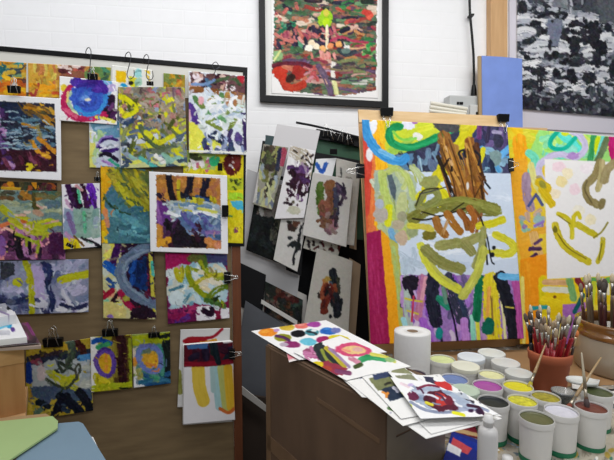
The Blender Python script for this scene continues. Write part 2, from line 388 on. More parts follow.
def A_bw(a):
    a.fill('70747c', .06); R = (517, -45, 652, 120)
    a.field(['5c6068', 'c4c4ca', '8a8e98', '34363e'], 7, 4, oct=4, sharp=12)
    a.dabs(130, (517, 12, 652, 92), ['d6d6da', 'c4c6cc', 'e0e0e2', 'b4b6c0'], (5, 16), (2.5, 6), (-12, 12), .45)
    a.P([(517, -50), (652, -50), (652, 8), (600, 14), (560, 6), (530, 2), (517, 4)], '4e525a', 3); a.P([(590, -50), (652, -50), (652, 20), (598, 22)], '5e6268', 3)
    a.P([(535, -50), (560, -50), (566, 8), (548, 4)], '7c8088', 3)
    a.dabs(20, (517, -10, 590, 12), ['b8bac2', '3a3c44', '8c9098'], (6, 12), (2, 4), (0, 180), .4)
    a.S([(538, 16), (550, 12), (556, 16)], 4, '26272e', .2); a.S([(565, 14), (562, 18)], 3, '26272e')
    for y, x0, x1 in ((22, 570, 598), (31, 538, 600), (37, 562, 600), (41, 570, 600), (55, 545, 580), (60, 560, 600)):
        x = x0
        while x < x1:
            a.B(x, y+a.rs.uniform(-2, 2), a.rs.uniform(2.2, 4), a.rs.uniform(1.8, 4), a.rs.choice(['22232a', '2e3038', '3a3c44']), a.rs.uniform(-40, 40), .5); x += a.rs.uniform(3.5, 6)
    a.S([(571, 21), (580, 24), (588, 26)], 4, '24262c'); a.P([(546, 20), (560, 18), (558, 45), (548, 46)], '767c8e', 3)
    for x, y, rx, ry in ((539, 71, 9, 5), (527, 40, 6, 3), (549, 43, 2, 6), (573, 45, 5, 9), (592, 34, 5, 12), (600, 46, 6, 9), (555, 73, 4, 5), (570, 75, 6, 8), (588, 78, 7, 6), (607, 27, 4, 5), (526, 56, 3, 3), (596, 60, 4, 6), (574, 64, 7, 2.5), (534, 22, 5, 3), (522, 6, 5, 6), (612, 68, 5, 9)): a.B(x, y, rx, ry, a.rs.choice(['24262d', '2c2e36']), wob=.5)
    for x in (537, 539.5, 541): a.S([(x, 74), (x, 90+a.rs.uniform(-6, 6))], 1.3, '2a2c34')
    a.P([(517, 96), (530, 92), (545, 98), (570, 96), (590, 100), (652, 86), (652, 124), (517, 124)], '34363e', 3)
    a.dabs(50, (517, 88, 652, 118), ['24262e', '3c4048', '50545c', '2c2e36'], (4, 10), (3, 6), (0, 180), .3); a.dabs(26, (517, 90, 652, 110), ['8a8e94', 'a8aab0'], (2, 5), (1, 2.5), (0, 180), .4)
    a.splat(60, (517, 10, 652, 110), ['2c2e34', 'd8d8dc', '3a3c44'], .5, 1.4); a.B(573, 114, 2, 1, 'd8d8dc')
def A_big1(a):
    a.fill('c2c858', .05)
    # left column
    a.P([(360, 118), (384, 118), (380, 170), (372, 240), (362, 240)], 'd0603c', 1.5)
    a.S([(374, 118), (376, 140), (380, 165), (377, 200), (378, 235)], 13, 'f2ae1e', .1); a.S([(381, 118), (384, 140)], 10, 'e8b828'); a.S([(371, 150), (373, 190), (371, 225)], 6, 'e07840', .2)
    a.S([(364, 130), (368, 160), (366, 215)], 7, 'c84838'); a.B(371, 128, 5, 9, 'e4e6ec', 20); a.B(369, 156, 3, 7, 'e6e0e2')
    a.P([(384, 118), (420, 118), (445, 118), (440, 140), (412, 152), (392, 155), (384, 150)], 'c4d038', 1.5)
    a.S([(410, 140), (400, 147), (390, 152), (412, 150), (425, 142)], 6, '98c050', .2); a.S([(418, 130), (432, 126), (446, 121)], 6, 'd8dc40'); a.B(406, 125, 8, 5, 'dcdcea', 0, .5); a.B(413, 122, 3, 2, '9a60a8'); a.B(416, 137, 5, 4, 'e0e0d8', 20)
    # dark block
    a.P([(394, 156), (404, 154), (418, 143), (436, 133), (445, 128), (463, 128), (463, 173), (400, 173)], '363a50', 1.5, .06)
    a.dabs(24, (398, 150, 450, 172), ['4c5470', '2a2c40', '5c6c86', '6c88a0', '3c3c58'], (5, 12), (3, 6), (50, 120), .3); a.P([(395, 156), (412, 155), (409, 172), (400, 172)], '5a7c9c', 1.5)
    a.S([(418, 160), (420, 172)], 1.5, '90b0c0'); a.S([(398, 166), (404, 163), (408, 170)], 1.5, '241f38')
    # right block
    a.P([(462, 122), (510, 126), (514, 176), (462, 176)], '4a4a68', 1)
    a.dabs(26, (463, 124, 508, 150), ['504470', '3a3858', '6a5a88', '3c4468', '7c80a0'], (5, 12), (4, 8), (50, 130), .2); a.S([(478, 126), (478, 138)], 5, '6a3c70'); a.S([(488, 128), (486, 142)], 4, '3c3450'); a.S([(493, 132), (500, 133)], 4, 'a098b8')
    a.dabs(18, (484, 150, 512, 172), ['5ea0d4', '7c9cb4', '6c8c98', '8ab0c8'], (5, 12), (4, 7), (-20, 60), .2); a.S([(499, 158), (505, 153), (511, 148)], 7, '64a8e0'); a.B(494, 160, 7, 9, '7c9494', 20, .3); a.B(498, 142, 5, 7, '3a3a50')
    a.S([(474, 172), (480, 158), (490, 165), (492, 174)], 6, '28304a', 0); a.S([(468, 155), (476, 150), (484, 158), (488, 166)], 5, '2c3654'); a.dabs(8, (476, 160, 490, 174), ['4a5c78', '384868'], (4, 8), (3, 5), (0, 180))
    # pale blue sheet collaged on
    a.P([(396, 173), (512.5, 175), (524, 277), (396, 277.5)], 'cad7ea', .3, .02)
    a.dabs(26, (400, 178, 518, 272), ['d4dff0', 'bccbe0', 'dee6f2'], (12, 24), (5, 9), (-20, 20), .6)
    # blue sweep and green scroll on the left
    a.S([(364, 118), (367, 135), (375, 150), (386, 159), (398, 163), (404, 159)], 9, '3f90cc', 0); a.S([(380, 152), (392, 158)], 5, '70b0dc', .3)
    a.S([(398, 127), (389, 130), (389, 141), (397, 147), (410, 148), (424, 143), (440, 135), (450, 129), (461, 128)], 7.5, '169058', 0); a.S([(394, 143), (408, 148), (428, 143), (452, 131)], 3, '2aa468', .2)
    a.B(396, 125.5, 6, 3, '0f8a50'); a.S([(392, 132), (400, 140), (414, 139)], 2.5, '80c850')
    # pale green loops over the left
    a.P([(374, 172), (398, 168), (414, 180), (418, 216), (398, 240), (378, 232), (374, 200)], 'a6b49c', 2, .05)
    a.dabs(24, (376, 175, 416, 238), ['b4c090', '9aac9c', 'c0c8b0', 'a8b060', 'b8c47c'], (8, 18), (4, 7), (40, 110), .35)
    a.S([(381, 176), (384, 195), (391, 214), (401, 232)], 8, 'b2c46c', .1); a.S([(382, 178), (395, 170), (406, 180), (412, 200)], 6, 'b4c26e', .2); a.S([(386, 175), (391, 196), (396, 220)], 1.5, '8a9a60')
    a.P([(386, 177), (391, 176), (395, 192), (394, 203), (390, 196)], '56646c', .7); a.B(400, 208, 5, 14, 'b8c088', 10)
    a.S([(388, 210), (387, 226)], 7, 'd2d422', 0); a.B(380, 217, 7, 8, 'b0a8a0'); a.S([(381, 208), (380, 200)], 6, 'a8b070'); a.B(379, 206, 4, 5, 'a8b0c0'); a.S([(390, 234), (393, 243)], 7, '78a8cc', 0); a.B(392, 248, 4, 5, '60789c'); a.B(400, 240, 6, 7.5, 'bfa890'); a.B(397, 227, 6, 5, 'b4a890'); a.B(401, 219, 5, 5, '9c9a80'); a.B(411, 234, 6, 6, '96a078'); a.B(372, 232, 4, 5, 'e07848')
    a.dabs(6, (400, 250, 418, 272), ['ccd8e4', 'b4c4d4'], (8, 14), (5, 8), (0, 180), .4)
    # lower left bands
    a.P([(366, 236), (380, 232), (386, 270), (390, 346), (368, 346)], '9c1e55', 1, .04); a.S([(372, 250), (376, 300), (380, 340)], 9, 'a4285e', .3)
    a.P([(380, 232), (388, 240), (396, 300), (399, 346), (389, 346), (385, 290)], 'f0a01e', .8); a.P([(388, 240), (397, 246), (401, 300), (408, 346), (399, 346), (396, 300)], 'b4b45c', 1.2)
    a.S([(392, 250), (396, 275), (398, 300)], 4, 'a8c078', .3); a.B(402, 305, 3, 4, '30383c', 30)
    # bottom stripes
    a.P([(399, 277), (524, 277), (526, 346), (404, 346)], '9a78b8', .5, .08)
    a.dabs(60, (402, 282, 475, 344), ['a478cc', '8a58b8', 'c4a8d8', '3a3450', 'b890c8', '6a5c88', 'd0c0dc'], (8, 20), (3, 6), (70, 110), .2)
    a.S([(405, 280), (406, 310), (410, 344)], 7, 'a8b8b0', .2); a.S([(402, 320), (408, 340)], 5, '98d0d8', .2); a.S([(420, 280), (419, 300), (416, 318)], 8, 'b87898', .2); a.S([(424, 280), (420, 300)], 4, 'd89aa8')
    a.B(409, 285, 8, 8, '241c2c', 10, .35); a.S([(408, 290), (412, 300)], 4, '2a1c30'); a.S([(404, 300), (412, 302), (420, 303)], 2, 'd0c040'); a.S([(406, 312), (416, 315)], 2, 'c8b848'); a.S([(412, 298), (410, 322)], 2, 'c04060')
    a.S([(432, 279), (430, 300), (434, 322)], 13, '26283a', .15); a.S([(447, 279), (452, 300), (458, 320)], 10, '3a3c50', .2); a.S([(452, 285), (462, 310), (468, 330)], 6, '34405a', .2); a.S([(440, 282), (444, 300)], 5, '6a7060', .3)
    a.S([(437, 300), (446, 308)], 7, '2c8a70', 0); a.S([(441, 290), (444, 304)], 4, '6a9080'); a.S([(421, 322), (428, 344)], 8, 'a060c8', .1); a.S([(446, 300), (452, 322), (456, 344)], 2, '1c1830'); a.S([(436, 320), (440, 344)], 2.2, '241c38'); a.B(437, 334, 4, 6, '1a8a88')
    a.S([(462, 322), (464, 344)], 8, 'b884d0', .1); a.S([(470, 318), (472, 344)], 5, '90d8c0', .1); a.S([(475, 314), (477, 344)], 4, 'd8d850'); a.S([(482, 320), (484, 344)], 7, 'b490c0', .2)
    a.S([(479, 281), (476, 300), (475, 318)], 9, '127450', 0); a.S([(490, 283), (490, 310), (494, 345)], 17, 'e0cc30', .15); a.S([(488, 290), (486, 316)], 4, 'e8a850'); a.S([(490, 298), (492, 335)], 2, '8a7038', .2); a.B(487, 327, 7, 8.5, '106a58', 20); a.S([(497, 284), (502, 312), (505, 345)], 3, 'e0dca0')
    a.S([(499, 279), (506, 300), (512, 322), (515, 346)], 13, '22232f', 0); a.S([(505, 308), (513, 309)], 1.6, 'c8b850'); a.S([(516, 284), (520, 315), (522, 346)], 9, 'b2559a', .05)
    a.S([(500, 278), (514, 279), (526, 278)], 6.5, '6db4e4', 0)
    # yellow under-strokes of the tree
    a.S([(470, 122), (462, 140), (449, 158), (438, 176), (426, 190)], 13, 'd0c622', .1); a.S([(450, 120), (462, 128), (470, 122)], 8, 'c8c030'); a.S([(482, 150), (480, 160), (470, 176)], 5, 'd4cc2a'); a.S([(436, 190), (444, 200), (440, 206)], 9, 'd4cc22'); a.B(445, 127, 14, 6, '4c4c50', 4, .3)
    a.B(419, 200, 5, 7, 'd8d020'); a.B(428, 184, 10, 7, '94985c', -20)
    # trunk
    a.S([(452, 150), (462, 176), (474, 205)], 12, 'a07838', .35); a.S([(470, 170), (474, 206)], 12, '9c7434', .3)
    a.S([(442, 138), (447, 152), (453, 172), (462, 205)], 14, '8e6230', .15, .10); a.S([(468, 142), (468, 165), (470, 200)], 10, '8c5a2c', .15, .1); a.S([(475, 146), (478, 170), (481, 198)], 6, '5e3c26', .1)
    for i in range(26):
        x = a.rs.choice([a.rs.uniform(436, 450), a.rs.uniform(464, 474)]); y = a.rs.uniform(136, 172); a.S([(x, y), (x+a.rs.uniform(2, 8), y+16), (x+a.rs.uniform(6, 16), y+a.rs.uniform(26, 40))], a.rs.uniform(1.4, 3.4), a.rs.choice(['6e4a20', 'a8762e', 'b8863c', '4c3018', '8a5c28', 'c09048']), .25)
    a.S([(453, 160), (470, 200)], 4, 'a5702c'); a.S([(468, 178), (458, 206)], 4, '9a6a2e'); a.S([(477, 186), (484, 206)], 4, 'a8742e'); a.S([(464, 190), (463, 208)], 5, 'a87838', .2)
    for p in (((447, 140), (460, 180), (467, 206)), ((440, 150), (450, 178), (455, 202)), ((466, 150), (474, 206)), ((470, 205), (478, 190), (484, 178))): a.S(list(p), 1.4, '5a3a18', 0)
    a.S([(436, 158), (444, 178), (452, 200), (455, 204)], 4, '2c2018', .2); a.S([(442, 168), (448, 160), (450, 172)], 2.4, '2a1c14'); a.S([(444, 148), (450, 166)], 3, 'c8a070', .4)
    a.S([(460, 160), (457, 154), (462, 151), (464, 158)], 2.2, '1c1c24', 0, wob=.1); a.S([(474, 152), (479, 158), (477, 166)], 2.2, '20242c', 0, wob=.1); a.S([(484, 184), (489, 190)], 2, '20242c'); a.S([(480, 188), (482, 204)], 3, '4a3018'); a.B(466, 188, 1.4, 4, 'd8d4d0')
    # olive canopy
    a.S([(412, 220), (424, 213), (440, 208), (462, 207), (482, 209), (494, 212)], 13, '7c7c3a', .15, .09); a.S([(484, 208), (498, 213)], 8, '8c8e48', .35); a.S([(452, 211), (470, 214), (490, 216)], 6, '74763a', .35); a.S([(436, 204), (460, 201), (484, 205)], 5, '84863e', .35); a.S([(420, 211), (450, 202), (480, 206)], 5, '8e9048', .3); a.S([(411, 221), (425, 222), (450, 215), (470, 208)], 1.8, '2c2614', 0, wob=.1); a.S([(420, 214), (440, 218), (462, 205)], 1.3, '2c2614', 0, wob=.1)
    a.S([(416, 208), (422, 196), (432, 192), (436, 200), (424, 208), (416, 208)], 7, '868a50', .1); a.S([(414, 208), (421, 193), (436, 190)], 1.5, '3c3a20'); a.S([(418, 196), (430, 193), (444, 189)], 1.2, '4a4a4a')
    a.B(427, 237, 7, 5.5, '78702c', -10); a.S([(418, 229), (408, 228)], 6, 'c8c040'); a.S([(434, 222), (437, 231), (443, 237)], 8, '9a6a30', .15); a.S([(445, 216), (452, 226), (458, 234)], 8, 'a4702e', .15); a.S([(458, 214), (465, 224), (466, 230)], 7, '8e5a28', .15); a.S([(468, 210), (473, 220), (471, 232)], 7, 'a0642c', .15); a.S([(446, 222), (440, 238)], 3, 'b89060', .3); a.S([(474, 212), (484, 230)], 3, '7a5026', .2); a.S([(480, 216), (473, 243)], 3, '8a5c38'); a.B(425, 230, 8, 3.5, 'c8bc50', 20)
    a.S([(478, 228), (490, 226), (502, 222)], 8, 'cfc628', 0); a.S([(495, 237), (508, 243), (515, 250), (508, 256), (496, 255)], 8, 'd0ca38', 0); a.S([(484, 254), (500, 254)], 4, 'c8c440'); a.S([(479, 219), (486, 240), (490, 262), (493, 266)], 1.5, '22242a', 0); a.S([(484, 244), (486, 266)], 2.2, '24262c'); a.B(491, 257, 2.5, 2.5, '20222a'); a.B(493, 250, 2, 2, '24262c')
    a.S([(437, 248), (450, 246), (466, 244), (480, 238)], 10, '97965c', .05); a.S([(464, 247), (470, 254)], 10, '918f58', .05); a.S([(482, 232), (480, 250), (473, 268)], 7, '97985e', .05)
    a.S([(419, 248), (424, 262), (436, 279), (456, 291)], 8.5, 'cfd048', .05); a.S([(424, 256), (436, 274), (452, 286)], 3.5, 'bcbc58', .1); a.S([(482, 252), (475, 276), (461, 297)], 9, 'bcbe58', .05); a.S([(480, 262), (466, 290)], 3, 'ccce5c', .2); a.S([(424, 252), (438, 264), (458, 271)], 11, '8a8a50', .05)
def A_big2(a):
    a.fill('e6c23a', .05)
    a.P([(505, 125), (545, 128), (545, 160), (530, 168), (508, 160)], 'e8cc30', 2); a.dabs(10, (508, 128, 540, 146), ['c8d838', 'f0c020', 'd8d040'], (8, 16), (5, 8), (-30, 40), .3)
    a.S([(519, 140), (520, 165), (518, 200)], 13, 'f4a41c', .1); a.P([(538, 128), (600, 132), (616, 134), (616, 168), (545, 165), (532, 170), (528, 156)], '9cdc78', 2)
    a.dabs(34, (536, 130, 612, 158), ['a0e468', 'c0ec80', '90e0a8', 'd4ec70', '78dcc0'], (6, 14), (4, 7), (0, 180), .25); a.S([(528, 154), (534, 160), (530, 172)], 8, '74d8b4', .1)
    a.S([(560, 136), (570, 142), (576, 150)], 8, '60e0d0', .2); a.B(566, 150, 10, 5, '90e4cc'); a.S([(543, 186), (537, 172), (542, 162), (556, 155), (574, 158), (583, 148), (578, 136), (568, 130)], 6.5, 'c4bcdc', .1)
    a.S([(566, 157), (576, 155)], 4, 'e0d8f0'); a.B(571, 157, 6, 4, 'b08cc8', 0, .5); a.S([(556, 131), (549, 140), (550, 148), (562, 149), (573, 138)], 4.5, '10b49c', 0); a.B(563, 133, 4, 3, 'd8e030')
    a.S([(592, 133), (590, 147), (588, 161)], 6, '3f9c60', 0); a.B(596, 147, 4, 12, 'd0e018'); a.S([(602, 132), (598, 146), (594, 160)], 3, '70d8d0'); a.S([(605, 140), (600, 152), (594, 164)], 7, '6a7c58', .1); a.S([(612, 134), (611, 148), (614, 162)], 9, 'c02472', 0); a.P([(618, 130), (660, 132), (660, 170), (618, 168)], '8cc860', 2); a.dabs(10, (618, 134, 656, 160), ['d05080', 'f0d030', '50a888'], (8, 16), (4, 7), (60, 120))
    # left column
    a.P([(508, 160), (526, 160), (530, 260), (520, 262)], 'f0a830', 1.5); a.S([(526, 178), (526, 196), (530, 210)], 9, 'a0889c', .15); a.S([(530, 166), (534, 184), (542, 200), (548, 214)], 6, 'dfd888', .05)
    a.S([(538, 180), (542, 192)], 7, 'a8a084'); a.S([(535, 196), (528, 208)], 2.6, '4a5288', 0); a.S([(536, 198), (541, 207)], 3, '58608c', 0); a.dabs(14, (522, 208, 544, 236), ['a0a8a8', '8cb8a0', '9a80b0', 'e0b840', 'c8a890'], (5, 10), (4, 6), (0, 180), .1)
    a.B(537, 222, 5, 4, '98b8b0'); a.S([(534, 228), (542, 224)], 3, '9078c0'); a.S([(524, 240), (535, 234), (546, 232)], 7, 'e8a838'); a.S([(533, 238), (538, 258)], 9, 'dcae6c', .1)
    a.S([(532, 250), (529, 252)], 3, '50305c'); a.S([(534, 246), (540, 242)], 3, '5c4068'); a.S([(530, 251), (539, 251)], 4, '503458'); a.S([(531, 260), (535, 257)], 4, '4a3058')
    a.P([(520, 262), (545, 256), (546, 346), (522, 346)], 'f6961a', 1.2); a.S([(525, 268), (526, 300), (526, 340)], 9, 'f29a20', .3); a.S([(522, 280), (524, 346)], 3.5, 'eadb70')
    a.P([(540, 278), (660, 276), (660, 356), (540, 356)], 'f0cc18', 1.5); a.S([(541, 282), (542, 346)], 7, 'dcc818', .1); a.dabs(14, (544, 284, 614, 345), ['f4d420', 'e8c010', 'f0d848'], (10, 20), (5, 8), (-20, 90), .3)
    a.S([(544, 284), (566, 285)], 6, 'd8a878', .1); a.S([(544, 291), (566, 292)], 6, 'dcdcc4', .1); a.S([(568, 282), (572, 300)], 7, '78a868', .2); a.S([(584, 282), (600, 284), (612, 282)], 7, '68a858', .3); a.S([(576, 282), (580, 288)], 6, '802c34'); a.S([(592, 286), (590, 305)], 5, 'c8d040')
    a.P([(561, 306), (584, 304), (584, 346), (561, 346)], 'b274c4', 1); a.S([(581, 297), (573, 313)], 4.5, '1e6a70', 0); a.S([(532, 309.5), (545, 308.5)], 4, '2c9aa0', 0); a.B(553.5, 298.5, 1.6, 1.4, '7a5018'); a.S([(556, 318), (559, 345)], 3, 'd8d8a8')
    a.dabs(14, (586, 290, 656, 345), ['3a7a58', 'c03050', '2c2c3a', '78b060', 'e8e0c0'], (6, 14), (3, 6), (50, 130))
    # white sheet
    a.P([(543, 160), (662, 165), (660, 276), (546, 281)], 'f0ecea', .3, .015)
    for x, y, c in ((557, 168, 'f2d4dc'), (573, 191, 'f4d6de'), (566, 175, 'f6e6c0'), (560, 183, 'f2dca0'), (553, 196, 'f4e2c0'), (584, 170, 'f4e8ec'), (589, 222, 'f4e6c0'), (577, 212, 'f4ecd8')): a.B(x, y, 6, 5.5, c, wob=.35)
    a.S([(538, 184), (546, 190)], 9, 'd6b41c', 0); a.S([(541, 192), (550, 206)], 8, 'd8b820', 0); a.B(541, 186, 3, 5, '98923a', -30)
    a.S([(553.5, 228), (559, 243), (570, 254), (586, 264)], 7.5, 'cdbb2c', .05); a.S([(556, 236), (566, 250), (584, 261)], 1.4, '8a7e20', 0); a.B(553.5, 232, 2.4, 3.5, '7c7424')
    a.S([(557, 216), (565, 220), (570, 230), (570, 240)], 4.6, 'cfc02c', .05); a.S([(572, 228), (572, 219), (576, 215.5), (578, 220)], 4.4, 'd2c22a', .05); a.S([(576, 227), (584, 232), (593, 237)], 6.5, 'c8ba2e', .05); a.S([(592, 240), (600, 234), (606, 225)], 1.8, '958c24', 0); a.S([(557, 218), (568, 226)], 1.2, '8a7e20')
    a.S([(601, 242), (600, 254), (596, 264)], 5.2, 'c4b42c', .05); a.S([(600, 246), (597, 262)], 1.2, '7c7420')
    a.S([(598, 163), (592, 178), (584, 188), (586, 200), (596, 207)], 8, '96885c', .05); a.S([(585, 182), (583, 192), (590, 205)], 1.5, '6c6040', 0); a.S([(600, 163), (599, 178), (596, 191)], 6, 'b6a878', .1); a.S([(616, 162), (606, 170), (602, 182)], 9, 'a0926a', .05); a.B(600, 206, 3.6, 6, '84784e', 15); a.S([(620, 190), (640, 210), (636, 240)], 8, '9a8c60', .05)
def A_a0(a):
    a.fill('c88c28'); a.dabs(26, (-5, 64, 24, 78), ['2c6a70', '3a8a90', '70906a', 'c8a840', '3c4a50'], (5, 10), (3, 5), (-20, 20)); a.dabs(18, (-5, 78, 24, 94), ['e8a818', 'd87820', 'f0b828', 'b85a28', '5c3a30'], (5, 11), (3, 5), (-20, 30))
    a.B(14, 86, 3, 4, 'd8d4d8')
def A_a1(a):
    a.fill('c4953c'); a.P([(28, 64), (60, 65), (60, 98), (28, 98)], 'd0a040', 1); a.dabs(20, (30, 66, 60, 86), ['b8a048', 'a87840', 'd0b858', 'c07848'], (5, 12), (2.5, 4), (60, 110)); a.dabs(10, (30, 84, 58, 96), ['e8b028', 'f0a020', 'c85830'], (5, 10), (2, 4), (-15, 15))
    a.S([(29, 92), (34, 96), (38, 84)], 3, 'b04840'); a.P([(60, 64), (84, 65), (84, 98), (60, 98)], '8a5a44', 1.5); a.dabs(10, (62, 66, 84, 74), ['9a2c48', 'c06858', 'e0c8c0', '5a2c30'], (4, 9), (2, 4), (-10, 30)); a.P([(84, 66), (112, 68), (112, 98), (84, 98)], '6a8a50', 1.5); a.dabs(14, (86, 68, 110, 82), ['48886a', 'a0a048', 'b88848', '3a5a48'], (5, 10), (2.5, 4), (0, 180))
def A_a3(a):
    a.fill('ecebe2', .02); a.P([(116, 70.5), (126, 71), (126, 82), (116, 82)], 'f0c010', .6); a.P([(128, 76), (136, 77), (138, 88), (130, 86)], 'e0dc20'); a.B(138, 73, 4, 5, '9cd8d8'); a.B(138, 82, 4, 4, 'a0c8b0'); a.P([(145, 70), (150, 71), (150, 82), (147, 80)], 'f0c828')
    a.S([(123, 86), (127, 90), (127, 99)], 6, '1e9ad0', 0); a.B(130.5, 83, 3, 2, '282420'); a.S([(115, 96), (120, 102), (118, 115)], 6, 'd8d020'); a.dabs(12, (112, 100, 124, 150), ['2c2c3a', '8c90a8', 'd8d830', 'e4e4e4'], (5, 10), (3, 5), (0, 180), .2)
def A_a4(a): a.fill('a88c2c'); a.dabs(18, (164, 74, 184, 100), ['c89828', '6a7838', '98a050', 'b06a30', '788848'], (5, 9), (3, 5), (0, 180))
def A_a2(a):
    a.fill('c4ccdc'); a.P([(90, 120), (120, 121), (120, 138), (94, 134)], '6a98b4', 1.5); a.P([(90, 130), (96, 132), (96, 168), (89, 168)], 'e0dc70', 1); a.dabs(8, (92, 130, 104, 165), ['c0d8b8', 'd8dce8', 'a8c890'], (5, 10), (3, 5), (60, 120))
    a.S([(100, 142), (108, 138), (117, 140)], 3, '40206a'); a.S([(98, 147), (106, 151), (117, 149)], 4, '3c1c70'); a.S([(100, 155), (108, 154), (117, 160)], 4, '221430'); a.S([(102, 160), (112, 165)], 3, 'b088c8'); a.S([(97, 146), (102, 138), (112, 136)], 2, '9078c0'); a.S([(100, 150), (110, 146), (118, 145)], 1.6, 'ece8f4'); a.S([(110, 160), (118, 166)], 3.5, '3a9a80'); a.S([(96, 128), (112, 126)], 3, 'a0c0d8', .3)
def A_a5(a):
    a.fill('e0cf28'); a.P([(184, 151), (216, 152), (214, 170), (184, 168)], 'a8c068', 1.5); a.dabs(12, (186, 154, 212, 168), ['e8a8b8', 'f0e8e8', '68b070', 'c06880', 'a8d860'], (5, 9), (3, 5), (0, 180)); a.B(214, 161, 5, 5, '38b078'); a.B(195, 157, 7, 3, '4a5030', 20)
    a.B(232, 163, 9, 12, '5c1c1c', 10, .2); a.B(236, 160, 4, 8, '7a3028'); a.splat(4, (226, 156, 238, 172), ['e8e0e0'], .7, 1); a.P([(226, 178), (243, 178), (243, 190), (226, 190)], 'b4c030', 1.5); a.splat(12, (228, 178, 242, 190), ['3a4020', '5c6a28'], .8, 1.6)
    a.P([(228, 192), (243, 193), (243, 200), (228, 199)], 'a8d838', 1); a.P([(230, 200), (243, 201), (243, 210), (232, 209)], '50b4d4', 1); a.dabs(8, (228, 212, 243, 240), ['d8c818', 'e8d830', 'b8b020'], (6, 10), (4, 6), (60, 120)); a.B(236, 231, 2.4, 4, '8a5068'); a.B(230, 216, 2, 1.4, '4a8058')
def A_a6(a): a.fill('3a3228'); a.dabs(16, (-4, 182, 56, 200), ['e09828', '2a2a2c', '605a3c', 'a05a30', '5a2c38', '48503c'], (6, 12), (4, 6), (50, 130)); a.S([(10, 183), (13, 192)], 6, 'e09420'); a.S([(2, 188), (20, 189)], 3, 'c8a030')
def A_circle(a):
    a.fill('f2f0ee', .01); a.B(64, 88, 3, 4, 'e8c83c'); a.P([(102, 92), (115, 96), (116, 122), (106, 120), (98, 112)], '2a1430', 2); a.dabs(6, (104, 98, 116, 118), ['4a2050', '1c1024', '6a3c70'], (5, 8), (3, 5), (0, 180)); a.S([(104, 83), (110, 85), (108, 92)], 7, '7ab0e0'); a.B(111, 88, 5, 4, 'b8a8d8', 0, .5)
    a.S([(70, 88), (64, 99), (66, 110), (76, 117), (90, 118), (104, 115)], 7.5, 'b8245c', .05); a.S([(66, 110), (76, 117)], 4, 'd86080', .2); a.S([(96, 117), (106, 119), (114, 122)], 3, 'e8e060'); a.S([(71, 92), (69, 100), (71, 108), (78, 113)], 3.4, 'a8c8a8', 0); a.S([(68, 92), (67, 102)], 2, 'e8d080'); a.S([(73, 111), (80, 115)], 2, 'dce8b0')
    a.B(89, 99, 19, 15, '3f62c4', 0, .12, .06, ring=None); a.dabs(30, (76, 86, 102, 112), ['4a78d0', '3850b0', '5878d8', '4060c8'], (6, 12), (2.4, 4), (0, 180), .3)
    a.S([(74, 82), (84, 84), (96, 82), (104, 90)], 9, '4a2c98', .1); a.S([(80, 86), (92, 87)], 7, '40309a', .2); a.S([(78, 92), (82, 89), (92, 90), (98, 96), (98, 104), (90, 109), (80, 107), (76, 99), (80, 93)], 4, '3a5cc0', .15, wob=.1); a.S([(76, 107), (84, 114), (96, 113), (104, 104), (105, 96)], 4.5, '3c8cd4', .1); a.B(85, 98, 4, 3, '7098e0'); a.B(87, 99.5, 3, 1.6, 'f0e8c8'); a.B(97, 90, 5, 3, '5a3aa8')
def A_olive(a):
    a.fill('c4c070', .05); a.field(['8a8070', 'a09060', '7c8a8c', 'bcc040'], 8, 6); W = (118, 88, 188, 168)
    a.dabs(40, (118, 92, 186, 130), ['9a8870', '8a7058', 'a89888', '7a6a58', 'b08078'], (6, 14), (4, 7), (0, 180)); a.dabs(16, (140, 88, 186, 108), ['b06870', 'c87880', '7c6470', '5c4c4c', '8a94b0'], (5, 11), (3, 6), (60, 120))
    a.dabs(40, (118, 100, 180, 166), ['d4cf1e', 'c8c42a', 'e0da30', 'b8b830'], (8, 18), (2.6, 5), (10, 80)); a.dabs(34, (118, 110, 188, 168), ['7c8ca0', '9caabc', '5c6c80', 'c4ccd8', '48505c'], (6, 14), (3, 5.5), (0, 180)); a.dabs(22, (120, 100, 180, 160), ['6a7448', '7c8450', '58602c', '8a9060'], (8, 16), (2.5, 4.5), (0, 180))
    a.S([(119, 96), (128, 100), (136, 110), (124, 116)], 5, 'd8d418'); a.S([(118, 118), (128, 124), (134, 118)], 5, '3c4c6a'); a.S([(122, 150), (132, 158), (146, 164)], 5, '8894a8'); a.S([(140, 126), (148, 140), (160, 148), (168, 146)], 5, '5c6a4c', 0); a.S([(146, 132), (158, 142), (172, 136)], 5, 'd0cc28', .1); a.S([(150, 150), (162, 152), (174, 144)], 5, '64705c'); a.B(159, 116, 3, 2, '402820')
    a.dabs(46, (138, 94, 186, 128), ['a89a88', '98887a', 'b0a498', '8c8070', 'a89078'], (3, 8), (2, 3.6), (0, 180), .3); a.P([(120, 162), (188, 160), (188, 170), (120, 170)], 'c8cc90', 2); a.dabs(14, (120, 156, 188, 168), ['dcdc60', 'ecece4', '8cb8a8', '48586c'], (6, 12), (3, 5), (-20, 40)); a.S([(117, 104), (118, 140), (121, 164)], 4, 'dcdcd4', .2); a.S([(140, 158), (155, 167)], 4, '5cb8b0')
